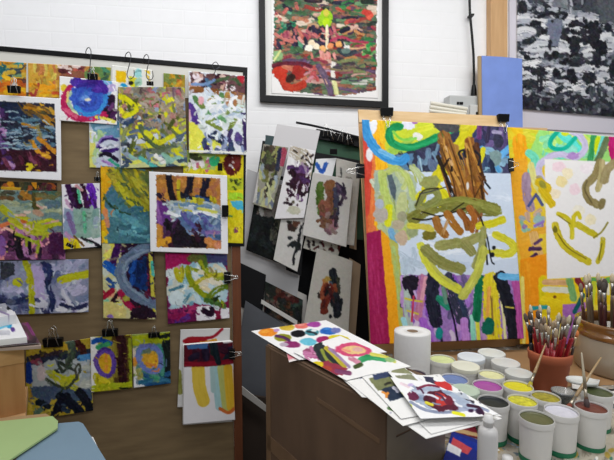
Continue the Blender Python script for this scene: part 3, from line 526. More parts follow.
def A_whitegreen(a):
    a.fill('dfe4ec', .02); a.P([(190, 72), (246, 76), (246, 96), (190, 92)], '6a4a4c', 2); a.dabs(18, (192, 73, 244, 88), ['34182c', '5c2c3c', 'a83c3c', 'e8d8d8', '4a6a8c', 'c8a090', '3a2838'], (4, 9), (3, 5), (0, 180)); a.B(196, 76, 3.4, 3, 'e8d8e0'); a.B(223, 78, 3, 3, 'e4c4b8'); a.B(241, 80, 4, 5, 'b02838', 0, .5); a.S([(210, 82), (232, 78), (240, 84)], 4, '4a5c40'); a.S([(192, 84), (205, 84), (214, 80)], 3, '7a94c0')
    a.S([(192, 89), (212, 91), (243, 96)], 5.5, '8a5a30', .1); a.B(232, 88, 3, 2.6, 'e8dce0'); a.dabs(44, (192, 94, 246, 140), ['f0f2f6', 'c8d4e4', 'dfe8f0', 'b4c4d8', 'ccd8d0'], (8, 16), (4, 7), (0, 180), .3)
    for x, y, an in ((196, 100, 60), (202, 106, 55), (213, 101, 75), (222, 97, 80), (206, 112, 40), (231, 110, -30), (221, 118, 40), (237, 104, 50)): a.B(x, y, 6, 2.6, a.rs.choice(['5a8450', '748c4a', '6a9a6c']), an, .4)
    a.S([(204, 119), (211, 124), (220, 129)], 4, '7a8a3c', 0); a.S([(235, 120), (230, 127), (226, 133)], 4.5, '7a8c40', 0); a.B(212, 100, 3, 6, 'a88038', 75); a.B(227, 96, 3, 5, 'b08a48'); a.dabs(12, (225, 92, 244, 104), ['d8d8d0', 'a87850', 'c8b8a8'], (4, 8), (2, 4), (40, 120))
    a.S([(190, 106), (194, 114), (196, 122)], 7, '5a3c8c', .1); a.B(188, 116, 3, 8, 'd8a8b8'); a.B(195, 132, 4, 5, 'a0386c', 30); a.B(201, 100, 3, 4, 'e8a8b0'); a.P([(188, 120), (196, 124), (206, 138), (212, 153), (189, 153)], 'e8e458', 2); a.B(216, 145, 5, 6, 'e8e860'); a.B(230, 148, 4, 5, 'e0d850')
    a.dabs(30, (203, 134, 247, 152), ['3c4a6a', '28304c', '5c6c8c', '8c98b8', '4a3c6c', 'd8d8e8'], (5, 10), (3, 5), (20, 120)); a.dabs(40, (196, 96, 244, 136), ['f0f3f8', 'dce6f0', 'e4ecf0', 'f6f6f8'], (4, 10), (1.6, 3.4), (0, 180), .5); a.S([(244, 120), (246, 150)], 4, '3c2c5c'); a.B(238, 138, 4, 6, '5c4884'); a.S([(190, 151), (246, 153)], 2.4, 'f0f0e8', .1)
def A_w1(a):
    a.fill('efeff2', .01); a.clip([(-8, 101), (54.5, 103.5), (57, 172), (-8, 170)]); a.fill('2c3040', .05); a.P([(-8, 150), (60, 146), (60, 174), (-8, 174)], '401c2a', 2); a.P([(-8, 102), (30, 103), (28, 118), (-8, 120)], '24304c', 2)
    a.dabs(50, (0, 116, 55, 150), ['4c6a80', '6c8ca0', '3c5068', '8ca4b4', '58788c', '2c4058'], (8, 18), (1.6, 3.4), (-10, 10), .3); a.dabs(22, (-2, 112, 12, 165), ['6a4a88', '8a6aa0', '4a2c60', 'b48cb8', '301c40'], (5, 12), (2.5, 5), (30, 130)); a.dabs(10, (0, 150, 50, 170), ['5a2438', '301420', '7a4058'], (6, 14), (3, 5), (20, 70))
    a.S([(24, 103), (34, 108), (52, 112)], 5, '8a6428', .2); a.S([(30, 110), (44, 116), (54, 124)], 5, 'a87824', .2); a.dabs(10, (26, 104, 54, 130), ['b07c20', '6a5430', 'c89830', '4a4430'], (10, 18), (2, 3.6), (15, 40), .3)
    a.S([(32, 142), (38, 152), (49, 157)], 4, 'd8982c', 0); a.S([(38, 138), (48, 146), (55, 152)], 4, 'c8882a', 0); a.S([(36, 124), (40, 136)], 4, '8c8458', .2); a.B(29, 167, 4, 4, 'd8c428', 0, .4); a.B(38, 171, 3, 1.6, 'c89828')
    a.mingle(.5, ang=(-20, 60)); a.dabs(30, (2, 112, 36, 152), ['9cb4c0', '7c98ac', 'a8bcc8', '1c2434'], (6, 14), (.8, 1.5), (-8, 8), .2); a.clip(None)
def A_g1(a):
    a.fill('7c8a78', .05); a.dabs(34, (0, 192, 65, 222), ['8c9a80', '6c8484', 'a0a888', '58707c', '90a090'], (8, 18), (5, 8), (-15, 15)); a.P([(-8, 226), (66, 232), (66, 262), (-8, 262)], '6a3c60', 2)
    a.dabs(28, (0, 228, 64, 258), ['8c5880', 'c07890', '3a1c38', 'a878a0', '2a1830', 'd89088'], (6, 14), (4, 7), (60, 130)); a.P([(50, 232), (65, 234), (65, 256), (46, 252)], '481c44', 2); a.S([(16, 236), (20, 256)], 7, '1c1420'); a.S([(28, 238), (30, 254)], 4, '241428')
    a.dabs(8, (2, 190, 60, 198), ['4a4a3c', '6a5030', '3c5a50'], (8, 14), (3, 5), (-10, 10)); a.S([(22, 193), (32, 198), (44, 196)], 6, 'a07030', .1); a.S([(34, 194), (50, 197), (60, 193)], 5, '6c6a48'); a.S([(33, 194), (34, 206), (38, 208)], 4, '504c28'); a.B(24, 220, 4, 3, 'c06a30'); a.B(38, 213, 6, 3, 'b09078', 20); a.B(30, 226, 6, 3, 'e0c8c0', 10); a.B(44, 232, 7, 3, 'c88878', 10)
    a.S([(0, 208), (10, 216), (20, 226), (32, 232), (44, 231)], 5, 'a8a828', .1); a.S([(30, 223), (42, 228), (56, 226)], 8, 'aab022', .1); a.S([(10, 222), (14, 232), (26, 238), (36, 242), (44, 236), (46, 230)], 3.4, '98a42c', 0); a.S([(38, 242), (37, 252)], 3, '94a028'); a.S([(26, 238), (26, 246)], 2.6, '94a028'); a.S([(0, 226), (10, 222)], 4, 'd87850'); a.S([(6, 228), (14, 232)], 3, 'e8b0a0'); a.B(2, 246, 4, 10, '805898')
    a.S([(2, 206), (12, 214), (24, 218), (36, 222), (50, 220), (60, 224)], 4, 'b0b424', .1); a.S([(8, 220), (20, 228), (34, 234), (50, 232), (56, 222)], 2.6, 'b8bc34', .1); a.dabs(10, (2, 205, 60, 235), ['c8a090', 'd8c0b0', 'b8bc30', '8c9c98'], (4, 8), (1.6, 3), (-20, 50)); a.S([(50, 230), (60, 228), (64, 232)], 5, '6c7c84', .1); a.splat(10, (4, 236, 50, 254), ['b8b030', 'e0a0a0'], .6, 1.4)
def A_p1(a):
    a.fill('e8e6ec', .02); a.P([(64, 208), (76, 210), (78, 248), (64, 249)], '8c9cb4', 1.5); a.S([(68, 186), (72, 198), (76, 206)], 6, '3c1448', 0); a.S([(74, 190), (80, 206)], 6, '2a0c28', 0); a.S([(82, 186), (86, 200), (87, 208)], 6, '301028', 0); a.S([(78, 190), (80, 202)], 3, '58b890'); a.S([(76, 186), (82, 190)], 3, 'c89098'); a.S([(90, 186), (93, 196), (92, 206)], 8, '6a2cb0', .05); a.S([(85, 195), (88, 208)], 5, '4a1c50'); a.S([(66, 200), (72, 210)], 3, 'c8a0c0'); a.S([(94, 200), (96, 208)], 3, '4a2070')
    a.P([(73, 208), (99, 208), (100, 238), (76, 238)], '8aa89c', .8, .06); a.dabs(8, (76, 210, 98, 236), ['9cb4a8', '7c9c94', '9aa8b8'], (6, 12), (3, 5), (70, 110), .3); a.S([(84, 212), (85, 232)], 3, '68b890', .2); a.S([(68, 214), (74, 232)], 5, '7c6a98'); a.S([(66, 234), (74, 240)], 4, 'b890b8'); a.P([(64, 237), (78, 239), (82, 248), (64, 250)], 'e0c818', 1.5); a.S([(82, 238), (94, 243), (101, 247)], 3, '28242c'); a.S([(74, 236), (84, 246)], 2, '7a5a30')
def A_y1(a):
    a.fill('4c7884', .05); a.P([(100, 165), (112, 167), (110, 200), (106, 243), (101, 244)], 'dca41e', 2); a.P([(108, 168), (152, 170), (152, 206), (112, 190)], '7a7c3c', 2.5); a.dabs(26, (110, 168, 152, 206), ['8c8c2c', 'a09430', '5c6c3c', 'b8a838', '706830'], (8, 16), (3, 5), (20, 70)); a.S([(116, 172), (126, 190), (144, 206), (150, 212)], 6, '9c9828', .05); a.S([(124, 170), (138, 186), (150, 196)], 5, 'aca02c', .1); a.S([(118, 184), (130, 202), (146, 212)], 5, 'b4b028', .05); a.S([(128, 176), (138, 196), (150, 204)], 4, '8c8424', .1); a.dabs(16, (114, 172, 150, 214), ['c0b42c', '6c7434', 'a8a030', '50603c'], (8, 16), (1.6, 3.2), (30, 65), .2)
    a.P([(112, 184), (118, 196), (110, 212), (104, 206), (106, 192)], '4a7486', 1.5); a.dabs(20, (108, 208, 152, 242), ['4c8494', '5c94a0', '3c6878', '6ca0a4'], (8, 18), (4, 6), (-20, 30), .2); a.S([(106, 214), (108, 226)], 4, 'c88868'); a.S([(103, 232), (106, 242)], 4, 'e8c820'); a.S([(102, 170), (104, 190)], 5, 'e8b020', .1); a.B(105, 212, 3, 4, 'd88858'); a.S([(104, 198), (116, 210), (130, 214)], 2, '2c4c3c')
def A_v1(a):
    a.fill('c4c08c', .05); a.P([(122, 243), (154, 243), (156, 318), (136, 318), (120, 290)], '2c1430', 2); a.dabs(14, (103, 246, 120, 312), ['88c8a0', 'a8d090', 'e0d860', 'd8a078', 'c8d0c0', '70b8c0'], (6, 12), (4, 7), (0, 180)); a.dabs(16, (134, 244, 154, 316), ['5c1838', '8a2050', '1c1024', '3c1c4a', 'a02848'], (6, 12), (3, 6), (60, 120)); a.S([(118, 244), (114, 258), (112, 270)], 7, '3c1050', .05); a.S([(106, 264), (116, 272)], 8, '1c5cac', .1); a.S([(108, 280), (112, 286)], 6, '28508c')
    a.P([(126, 262), (146, 258), (148, 292), (134, 286)], '12346c', 1.5); a.dabs(6, (130, 264, 146, 286), ['1c4c94', '0c2450'], (8, 14), (4, 6), (60, 120)); a.S([(103, 298), (112, 290)], 5, '9c1838', 0); a.S([(112, 302), (118, 292)], 3.6, '281020'); a.S([(120, 292), (130, 306), (144, 318)], 6, '9c1848', .1); a.P([(103, 300), (124, 306), (126, 318), (103, 318)], 'd0c078', 1.5); a.P([(132, 308), (150, 306), (152, 319), (130, 319)], '2a1428', 1.5); a.B(110, 316, 3, 2, '8c70b8'); a.B(126, 298, 4, 3, 'a0a040'); a.S([(150, 246), (152, 280), (154, 310)], 4, 'c0b848', .1); a.S([(152, 262), (153, 275)], 3, '50b0a0')
    a.S([(152, 246), (136, 252), (124, 262), (120, 272), (124, 284), (136, 296), (156, 304)], 10.5, '64748c', .08, .06); a.S([(148, 250), (128, 260), (123, 272), (128, 286), (148, 300)], 2.4, '8090a4', .2)
def A_w2(a):
    a.fill('eeeef2', .01); a.clip([(156, 174.5), (220, 178.5), (221, 248.5), (156.5, 247)]); a.fill('b47c3c', .05); a.dabs(20, (156, 176, 220, 204), ['b87c40', 'c48c40', '9a6a3c', 'a87050'], (6, 12), (4, 6), (0, 180))
    a.P([(156, 200), (168, 200), (172, 226), (156, 226)], '6c3c84', 2); a.S([(168, 176), (170, 190), (174, 204)], 6, '1c1420', 0); a.S([(190, 177), (188, 190), (182, 202)], 7, '1a1626', 0); a.S([(206, 178), (203, 192), (198, 204)], 7, '1c182c', 0); a.S([(180, 196), (196, 200), (210, 200)], 8, '1c2030', 0); a.S([(178, 180), (178, 196), (182, 204)], 3.5, 'b8a820'); a.S([(158, 194), (166, 204)], 4, '2c1c34'); a.S([(196, 196), (208, 200)], 3, '2c4c80')
    a.P([(166, 206), (186, 198), (220, 204), (221, 228), (172, 220)], 'a4b4c4', 2); a.dabs(26, (168, 202, 220, 220), ['c0ccd8', '8ca0b8', 'dce0e4', '6c88a4', 'a8b4b0'], (8, 18), (2.5, 4.5), (-15, 15), .15); a.S([(168, 212), (180, 216), (200, 212), (216, 216)], 3.4, 'e8ecf0', .05); a.dabs(9, (180, 196, 214, 212), ['c4b420', 'd0c83c', 'a8a030'], (3, 6), (2.4, 3.6), (-20, 40)); a.S([(198, 208), (216, 212)], 3, 'c8c860', .1)
    a.P([(172, 218), (196, 214), (221, 222), (221, 242), (200, 236), (180, 226)], '5c7498', 1.5); a.dabs(22, (180, 216, 220, 240), ['6c84ac', '4c6488', '7c94b4', '5c5c98', '8494b0'], (8, 16), (4, 6), (10, 60), .2); a.B(213, 221, 4, 4, '94a8b8', 0, .2); a.B(213, 221, 2.4, 2.4, '6c84a0'); a.P([(162, 222), (178, 220), (190, 236), (206, 236), (206, 249), (168, 249)], '241c28', 2)
    a.dabs(10, (160, 222, 200, 246), ['1c1418', '3c1c30', '4c2c50', '2c2438'], (6, 14), (3, 6), (60, 110)); a.S([(158, 226), (160, 240)], 5, 'c88c40', .1); a.S([(158, 244), (168, 240)], 7, 'd89c30', .1); a.S([(207, 240), (218, 246)], 7, 'c8844c', .1); a.B(218, 245, 4, 3, 'd89070'); a.S([(156, 204), (160, 222)], 4, '8c5c9c', .2); a.S([(206, 232), (218, 232)], 4, '8c70a8', .2)
    a.mingle(.35); a.clip(None)
def A_r1(a):
    a.fill('7c1848', .05); a.P([(165, 253), (200, 253), (196, 262), (166, 270)], 'a81c60', 1.5); a.P([(205, 253), (228, 254), (228, 266), (206, 262)], '4c4c78', 2); a.B(196, 258, 10, 4, '6a7038'); a.P([(167, 300), (196, 306), (196, 324), (167, 325)], '6a1450', 2); a.dabs(12, (168, 304, 195, 322), ['8c1c54', '4c1848', 'a83468', '5c2c7c'], (6, 12), (4, 6), (0, 180))
    a.P([(196, 306), (216, 306), (230, 308), (230, 320), (196, 321)], 'e8e4ea', 1.5); a.S([(204, 311), (210, 314), (212, 309)], 6, '281028', 0); a.S([(217, 304), (218, 318)], 6, '7c143c', 0)
    a.P([(168, 282), (172, 268), (184, 264), (200, 264), (222, 262), (228, 272), (228, 300), (214, 306), (192, 302), (180, 308), (170, 309), (168, 294)], 'aac8d4', 2); a.dabs(26, (170, 268, 224, 304), ['bcd4dc', '90b8c8', 'd0dcdc', '7ca8bc', 'c8ccc0'], (8, 16), (4, 7), (0, 180), .25); a.B(176, 298, 7, 8, 'cfe0e4', 0, .3); a.dabs(8, (196, 268, 222, 290), ['d8d0b0', 'd8c8a0', 'e0d8c0'], (8, 14), (3, 5), (-20, 60), .1)
    a.S([(176, 272), (180, 280), (182, 270), (176, 270)], 5, 'b8b028', .1); a.S([(187, 268), (190, 280), (200, 292), (212, 300), (222, 303)], 6, '8c9818', .1); a.S([(200, 262), (208, 272), (222, 278)], 5, '98a420', .15); a.S([(196, 282), (208, 276), (222, 274)], 4, 'c0b838', .15); a.S([(228, 286), (216, 290), (206, 300)], 6, '6a8020', .2); a.S([(204, 256), (206, 266)], 4, '58742c'); a.S([(206, 300), (224, 306)], 5, '4c7038', .2); a.B(215, 299, 3, 2, '283818'); a.S([(170, 290), (182, 286)], 3, '4c7c90', .2); a.S([(190, 294), (184, 302)], 3, '5c8c9c', .2)
def A_h1(a):
    a.fill('888ca4', .05); a.dabs(50, (0, 262, 88, 312), ['a0a0bc', '74809c', 'b4b0cc', '8c98ac', '5c6484', 'c0c4d0'], (6, 14), (4, 7), (0, 180), .2); a.P([(30, 264), (44, 262), (44, 300), (28, 304)], 'ac9cc4', 2.5); a.dabs(14, (0, 296, 88, 312), ['383c60', '4c5478', 'c8c8d4'], (6, 12), (3, 6), (-20, 60), .1)
    a.S([(42, 264), (49, 272), (47, 286), (52, 300), (50, 310)], 6, '2c345c', .05); a.B(46, 268, 5, 6, '2c3460'); a.S([(0, 300), (14, 302), (28, 298)], 6, '30385c', .1); a.S([(60, 304), (74, 308), (88, 304)], 4, '2c3054', .1); a.P([(0, 262), (14, 264), (14, 276), (0, 280)], '383c44', 2)
    a.S([(24, 262), (30, 280), (31, 312)], 6, 'a8a81c', .03); a.B(16.5, 282.5, 5, 4.5, 'b0b01c', 0, .2); a.S([(60, 280), (70, 277), (89, 274)], 7.5, 'b4b41e', .03); a.B(10, 302, 5, 3, '54586c'); a.S([(56, 310), (66, 310)], 3, 'd8d8e0'); a.S([(78, 312), (88, 308)], 3, 'dcdce0')
def A_b1(a):
    a.fill('b09a34', .05); a.P([(26, 356), (62, 350), (92, 348), (92, 362), (40, 372), (28, 376)], '2c3448', 2); a.P([(30, 372), (50, 360), (90, 358), (92, 392), (60, 398), (32, 392)], 'a8b0b0', 2); a.dabs(26, (34, 362, 90, 392), ['b4bcc0', 'a0acb4', 'c0c4b8', 'a8a8b8'], (6, 14), (4, 6), (-20, 20), .2); a.P([(28, 388), (58, 384), (92, 390), (92, 400), (28, 404)], '4c5c74', 2)
    a.P([(62, 341), (70, 341), (70, 354), (62, 352)], 'c0a030'); a.S([(76, 342), (82, 348), (84, 356)], 7, '48201c', 0); a.S([(70, 342), (72, 352), (68, 364)], 8, '4c5c4c', .1); a.S([(80, 358), (90, 356)], 6, '4c88c0', 0); a.B(36, 361, 6, 4, '8c4858', 0, .4); a.S([(28, 366), (29, 380)], 7, '1c3c84', .05); a.S([(28, 390), (32, 400)], 5, 'b08c34'); a.S([(30, 358), (60, 352)], 4, '3c3038', .1)
    a.S([(52, 374), (64, 380), (76, 378)], 8, 'bcbc2c', .1); a.S([(62, 384), (76, 388)], 5, 'b8b83c', .2); a.S([(38, 372), (50, 372)], 4, 'a8b068', .3); a.B(41, 374, 5, 8, 'c8b8b8', 0, .3)
    a.S([(62, 372), (58, 362), (64, 352), (70, 356), (66, 366), (60, 362)], 3.2, '3c463c', 0); a.S([(46, 379), (56, 385), (66, 388), (74, 380), (77, 376)], 3, '3c4434', 0); a.S([(77, 378), (75, 368), (79, 364), (80, 370), (77, 376)], 2.2, '4c5044', 0); a.S([(62, 372), (68, 368), (74, 370)], 2.6, '3c463c', 0)
    a.dabs(10, (26, 400, 92, 416), ['2c3c4c', '5a7060', '24303c', 'c0a83c'], (6, 12), (4, 6), (0, 180), .1); a.S([(54, 416), (60, 402), (66, 396)], 8, '141828', 0); a.S([(60, 396), (72, 404), (80, 412)], 9, '161c2c', 0); a.S([(80, 392), (88, 404), (90, 410)], 9, '181c28', 0); a.S([(38, 402), (48, 406)], 6, '1c2430'); a.S([(30, 404), (32, 416)], 4, 'c8a83c')
def A_b2(a):
    a.fill('a8a030', .05); a.P([(90, 337), (98, 337), (98, 392), (90, 393)], 'e8e8e4', .8); a.P([(112, 336), (132, 335), (132, 388), (114, 386)], '5c4820', 1.5); a.S([(120, 337), (123, 350), (122, 368), (124, 384)], 9, '34141a', .1); a.S([(130, 340), (131, 380)], 4, '8c9424', .1); a.S([(114, 345), (115, 375)], 5, '8a7c30', .2)
    a.S([(93, 342), (98, 340), (110, 343)], 5, '1c58a8', 0); a.S([(98, 347), (108, 344)], 5, '3c9c68', .1); a.B(106, 362, 8, 13, 'd8a828', 5, .1); a.S([(106, 354), (106, 370)], 3, 'e0903c', .2); a.S([(103, 350), (111, 353), (114, 363), (111, 374), (104, 375), (98, 368), (96, 358), (103, 350)], 4.6, '6448a0', .05, wob=.12); a.S([(98, 352), (104, 348), (110, 350)], 2.4, '48347c')
    a.S([(96, 376), (100, 386), (98, 390)], 7, 'c0b818'); a.S([(94, 388), (110, 386), (132, 384)], 6, 'a8b020', .1); a.S([(100, 378), (108, 382)], 5, 'd8c830', .1); a.S([(120, 388), (128, 388)], 2, '2c3420')
def A_b3(a):
    a.fill('8c9850', .05); a.P([(131, 336), (170, 332), (170, 341), (132, 346)], 'a8b01c', 1.2); a.S([(160, 337), (170, 335)], 4, '1c2420'); a.P([(162, 340), (171, 339), (171, 384), (164, 384)], '1c2424', 1.5); a.P([(134, 346), (162, 343), (164, 380), (136, 386)], '5c8880', 1.5); a.P([(132, 378), (140, 376), (150, 386), (134, 388)], 'e4e4e8', 1); a.S([(134, 350), (134, 372)], 4, 'd8c8b0', .1); a.B(135, 362, 3, 5, 'd8903c')
    a.dabs(8, (142, 372, 168, 384), ['2c5c84', '34708c', '2c6868', '4c9878'], (8, 14), (4, 5), (-20, 30), .1); a.S([(160, 346), (163, 362), (162, 374)], 4, '4c9080', .1); a.B(139, 374, 4, 6, '9c9c5c', 0, .3, ring=.4); a.B(150, 359, 9, 9, 'cc9c34', 0, .15); a.B(153, 361, 5, 7, 'e0a82c'); a.S([(147, 364), (156, 366)], 4, 'd8843c', .2); a.B(147, 351, 4, 3.4, '6c7c64'); a.S([(141, 348), (138, 356), (142, 366), (150, 371), (158, 370), (161, 360), (158, 350), (150, 346), (141, 348)], 5, '7080bc', .05, wob=.12); a.S([(140, 346), (150, 345)], 4, '6c74a8', .1)
def A_s1(a):
    a.fill('dcdad8', .01); a.S([(184, 341), (190, 338), (204, 338), (214, 336), (222, 329)], 3, '9c1830', 0); a.P([(184, 340), (190, 337), (206, 338), (208, 346), (184, 348)], '9c1c28', 1); a.P([(200, 342), (216, 338), (218, 344), (200, 346)], 'e0a030', 1); a.S([(179, 372), (180, 392)], 5, '8c8c4c')
def A_s2(a):
    a.fill('e2dfe2', .01); a.S([(198, 368), (199, 385), (203, 400)], 13, 'd8b848', .03, .03, .05); a.S([(216, 368), (217, 385), (219, 406)], 8, 'a0c4c8', .03, .03, .05); a.S([(212, 368), (213, 390)], 5, 'a4c0c0', .02, .02, .05); a.S([(221, 368), (223, 385), (226, 408)], 8, 'b4b86c', .02, .03, .05); a.S([(228, 368), (229, 385), (231, 406)], 9, 'd8ac34', .02, .03, .05); a.S([(220, 408), (228, 412), (234, 408)], 3.4, 'c86c34', 0); a.S([(234, 370), (235, 408)], 1.6, 'c87848')
    a.P([(183, 345), (234, 340), (235, 363), (216, 366), (184, 367)], '5c1224', 1); a.dabs(10, (186, 346, 232, 360), ['241830', '1c2430', '3c1428', '182828'], (8, 14), (5, 8), (0, 180), .05); a.P([(186, 345), (208, 343), (208, 348), (188, 349)], '4870a0', 1.2); a.S([(186, 364), (206, 364), (232, 361)], 5, '84142c', .05); a.S([(214, 346), (218, 362)], 6, '14242c', 0); a.S([(224, 342), (232, 341)], 3, 'd8d4d4')
def A_dark(a):
    a.fill('181c1c', .03); a.P([(259, 181), (290, 185), (286, 222), (257, 214)], '6c6660', 2.5); a.dabs(8, (272, 214, 282, 245), ['4c4c44', '5c5c50'], (5, 10), (4, 6), (60, 120)); a.S([(264, 186), (266, 200)], 3, '2c3438'); a.B(266, 224, 4, 6, '141c1c', 0, .5); a.dabs(10, (250, 224, 276, 252), ['0c1014', '202828'], (6, 12), (4, 6), (0, 180)); a.S([(258, 190), (262, 214)], 4, '9a9a98', .2)
def A_dark2(a): a.fill('2c302c'); a.dabs(16, (266, 286, 300, 326), ['4c2420', '34443c', '5c3c2c', '202428', '6a5a50'], (6, 12), (4, 6), (0, 180))
def A_k1(a):
    a.fill('8c8a80', .03); a.P([(265, 146), (282, 148), (276, 172), (262, 172)], '3c3630', 2); a.dabs(30, (256, 146, 284, 200), ['6a6c44', '3a3c34', '8a8c58', '54463c', 'a0a48c', '50583c'], (6, 12), (2.5, 4.5), (60, 130), .2); a.dabs(16, (256, 170, 276, 205), ['a8a878', '8c98a0', 'b4b890', '6c7484'], (6, 12), (2, 4), (60, 120), .2); a.S([(284, 150), (283, 164)], 6, 'a04c60', .05); a.S([(280, 150), (277, 170)], 4, '2c3048'); a.S([(258, 150), (254, 200)], 5, 'b8b6b4', .2)
def A_k2(a):
    a.fill('dad8da', .015); a.S([(296, 152), (304, 158), (308, 170)], 14, 'a8a090', .4, .1); a.dabs(10, (293, 150, 312, 168), ['20181c', '3a2c30', '4c4438'], (3, 6), (1.6, 3), (0, 180)); a.B(302, 172, 9, 7, '5c3c70', 0, .4); a.B(299, 182, 9, 9, '3c1c34', 0, .35); a.B(297, 191, 9, 7, '301428', 0, .4); a.dabs(12, (290, 166, 312, 198), ['28101c', '4a2c58', '6a4c74', '381428'], (5, 9), (3, 5), (0, 180)); a.dabs(16, (288, 160, 314, 200), ['d0ccd0', 'e0dee0', '9c8ca0'], (3, 8), (1.4, 2.6), (50, 130), .2); a.splat(8, (286, 196, 300, 208), ['38202c', '5c5c4c'], .7, 1.6); a.B(286, 203, 3, 1.6, '281820'); a.B(294, 210, 8, 4, 'b8b8a4', 0, .4)
def A_k2b(a):
    a.fill('bebcb8', .015); a.B(296, 212, 8, 6, 'a4a494', 0, .4); a.B(291, 228, 5, 4, '3c2c28', 30, .5); a.B(296, 224, 4, 3, '5c3c30', 0, .5); a.B(289, 222, 3, 2, '2c2824'); a.S([(300, 232), (298, 244), (294, 256), (293, 264)], 2.8, '1c1e22', 0); a.B(293, 244, 5, 3, '20262a', -20, .5); a.B(298, 247, 3, 4, '1c2024'); a.B(290, 238, 2, 2, '2c3034'); a.S([(300, 230), (303, 224)], 2, '24262a')
def A_k3(a): a.fill('d8dade', .01); a.S([(317, 164), (322, 172), (326, 164)], 4, '2c58a8', 0); a.S([(318, 176), (322, 182)], 3, '3c60a0')
def A_k4(a): a.fill('b8b6b0', .02); a.S([(341, 168), (341, 178), (338, 180)], 1.6, '4c4c4c', 0); a.dabs(6, (338, 176, 350, 190), ['5c5450', '8c8880'], (3, 6), (1.4, 2.6), (0, 180)); a.S([(349, 190), (347, 236)], 3, 'a09c94', .2)
def A_k5(a):
    a.fill('bfbdb9', .015); a.S([(320, 186), (320, 200), (321, 212)], 8, '4c6428', .05); a.S([(329, 186), (332, 198), (328, 212)], 11, '76503a', .1); a.B(331, 184, 5, 5, '80583a', 0, .4); a.B(324, 206, 6, 6, '8a5c48'); a.S([(336, 190), (336, 214)], 6, '3c3c50', .05); a.S([(339, 186), (344, 192), (340, 204)], 4, '34283c', .05); a.dabs(8, (338, 186, 346, 202), ['44344c', '5c4c60', '2c2434'], (4, 7), (2, 3), (20, 80)); a.B(327, 218, 8, 9, '7c4a44', 0, .3); a.B(330, 226, 8, 6, '8c6870', 0, .3); a.dabs(14, (320, 206, 338, 232), ['4c3c44', '3c3038', '806060', '5a6038', '84706c', '6c4c38'], (4, 8), (3, 4.5), (0, 180)); a.S([(325, 230), (330, 234)], 4, '6c5058')
def A_k6(a): a.fill('b8b6ac', .015); a.dabs(12, (308, 236, 340, 254), ['4c1c20', '2c2424', '8c4440', '6c5c50'], (3, 6), (2, 3.4), (0, 180)); a.splat(8, (306, 236, 340, 254), ['2c2424'], .5, 1)
def A_k7(a):
    a.fill('b9b6ae', .015); a.B(333, 271, 2.2, 3, '242424'); a.S([(333, 272), (334, 284), (336, 300), (337, 314)], 8, '25282e', .05); a.S([(325, 282), (323, 290), (322, 298)], 4.5, 'a8603c', .05); a.B(325, 281, 3, 3, 'b8844c', 0, .5); a.S([(327, 296), (324, 306), (324, 311)], 8, '703024', .1); a.B(328, 279, 3, 3, 'a88c48', 0, .5); a.dabs(14, (322, 280, 338, 312), ['703028', '303038', '1c2024', '4c5c6c', '8a4c34', '4a2020', '24282c'], (4, 8), (2.4, 4), (60, 120)); a.S([(338, 278), (339, 292)], 3, '444438'); a.S([(341, 300), (339, 313)], 4, '20242a', 0); a.B(330, 316, 1.4, 2, '1c1c20'); a.B(319, 296, 1.6, 2.4, '38302c'); a.B(318, 293, 1, 1, '303030')
def A_pal(a):
    a.fill('f2f0f0', .01); R = dict(wob=.14)
    for x, y, rx, ry, c in ((268, 333, 9, 4.5, 'e88a28'), (286, 328, 8, 3.6, 'c8a838'), (301, 326, 8, 3.8, 'e07468'), (314, 325, 7.5, 3.4, 'a04898'), (284, 339, 8.5, 4, '8a8c28'), (299, 335, 7.5, 3.8, '16141c'), (313, 334, 7.5, 3.6, '4c8c98'), (330, 333, 9, 3.8, '2c68b8'), (293, 346, 8.5, 3.2, '8a2c68'), (310, 343.5, 8, 3.6, '68b8d0'), (326, 342, 8, 3.8, 'a02c68'), (341, 340.5, 10, 3.6, 'd8c828')): a.B(x, y, rx, ry, c, 4, **R)
    a.B(265, 332, 4, 2, 'f0a040'); a.B(276, 331, 3, 2, 'b890c0'); a.B(289, 330, 4, 1.6, 'd8b850'); a.S([(277, 337), (285, 339), (291, 342)], 2.6, '502458'); a.S([(308, 333), (314, 334), (318, 336)], 2, '243038'); a.B(315, 332, 3, 1.4, 'e0e8e8'); a.B(286, 346, 4, 2, 'b8a8b8'); a.B(338, 332, 6, 3, '7078b0'); a.B(300, 325, 4, 1.5, 'e89088'); a.S([(346, 340), (352, 342)], 2, 'b8a020'); a.B(328, 330, 4, 1.5, '4888d0')
def A_t2(a):
    a.fill('f2f0ee', .01); a.P([(303, 352), (320, 345), (340, 352), (330, 362), (312, 360)], 'b05c88', 2.5); a.B(312, 353, 9, 5, '9c5878', 10, .3); a.dabs(8, (306, 348, 322, 358), ['c078a0', '8c4868', 'c898b0'], (6, 10), (2, 3.4), (0, 60)); a.S([(318, 348), (326, 358), (340, 370)], 11, '2c3438', .05); a.S([(322, 351), (328, 361), (336, 368)], 3, '8a9440', .2); a.S([(326, 349), (336, 358), (346, 368)], 4, 'b8a838', .1); a.S([(330, 350), (342, 360), (350, 368)], 3, '9c84a8', .1)
    a.P([(316, 366), (330, 362), (350, 370), (344, 377), (328, 374)], '94384c', 2); a.B(320, 366, 6, 3.4, 'd8c020'); a.B(328, 370, 5, 3, 'a84838'); a.S([(338, 372), (350, 374)], 4, '7c4468', .1); a.B(356, 351, 19, 7.5, 'd05078', 3, .1); a.B(356, 351.5, 12.5, 4.5, 'e8c088', 3, .15); a.B(360, 351, 6, 2.4, 'dca8a0'); a.S([(344, 351), (352, 353)], 2, 'e8907c')
    a.S([(362, 362), (372, 359), (386, 360)], 6, '3c9c68', .05); a.S([(374, 356), (388, 358), (396, 362)], 3.6, 'd0cc60', .1); a.S([(352, 360), (360, 364)], 5, 'c88498', .2); a.B(392, 361, 5, 2.4, '98b880'); a.S([(356, 368), (362, 366)], 4, '4c5c34')
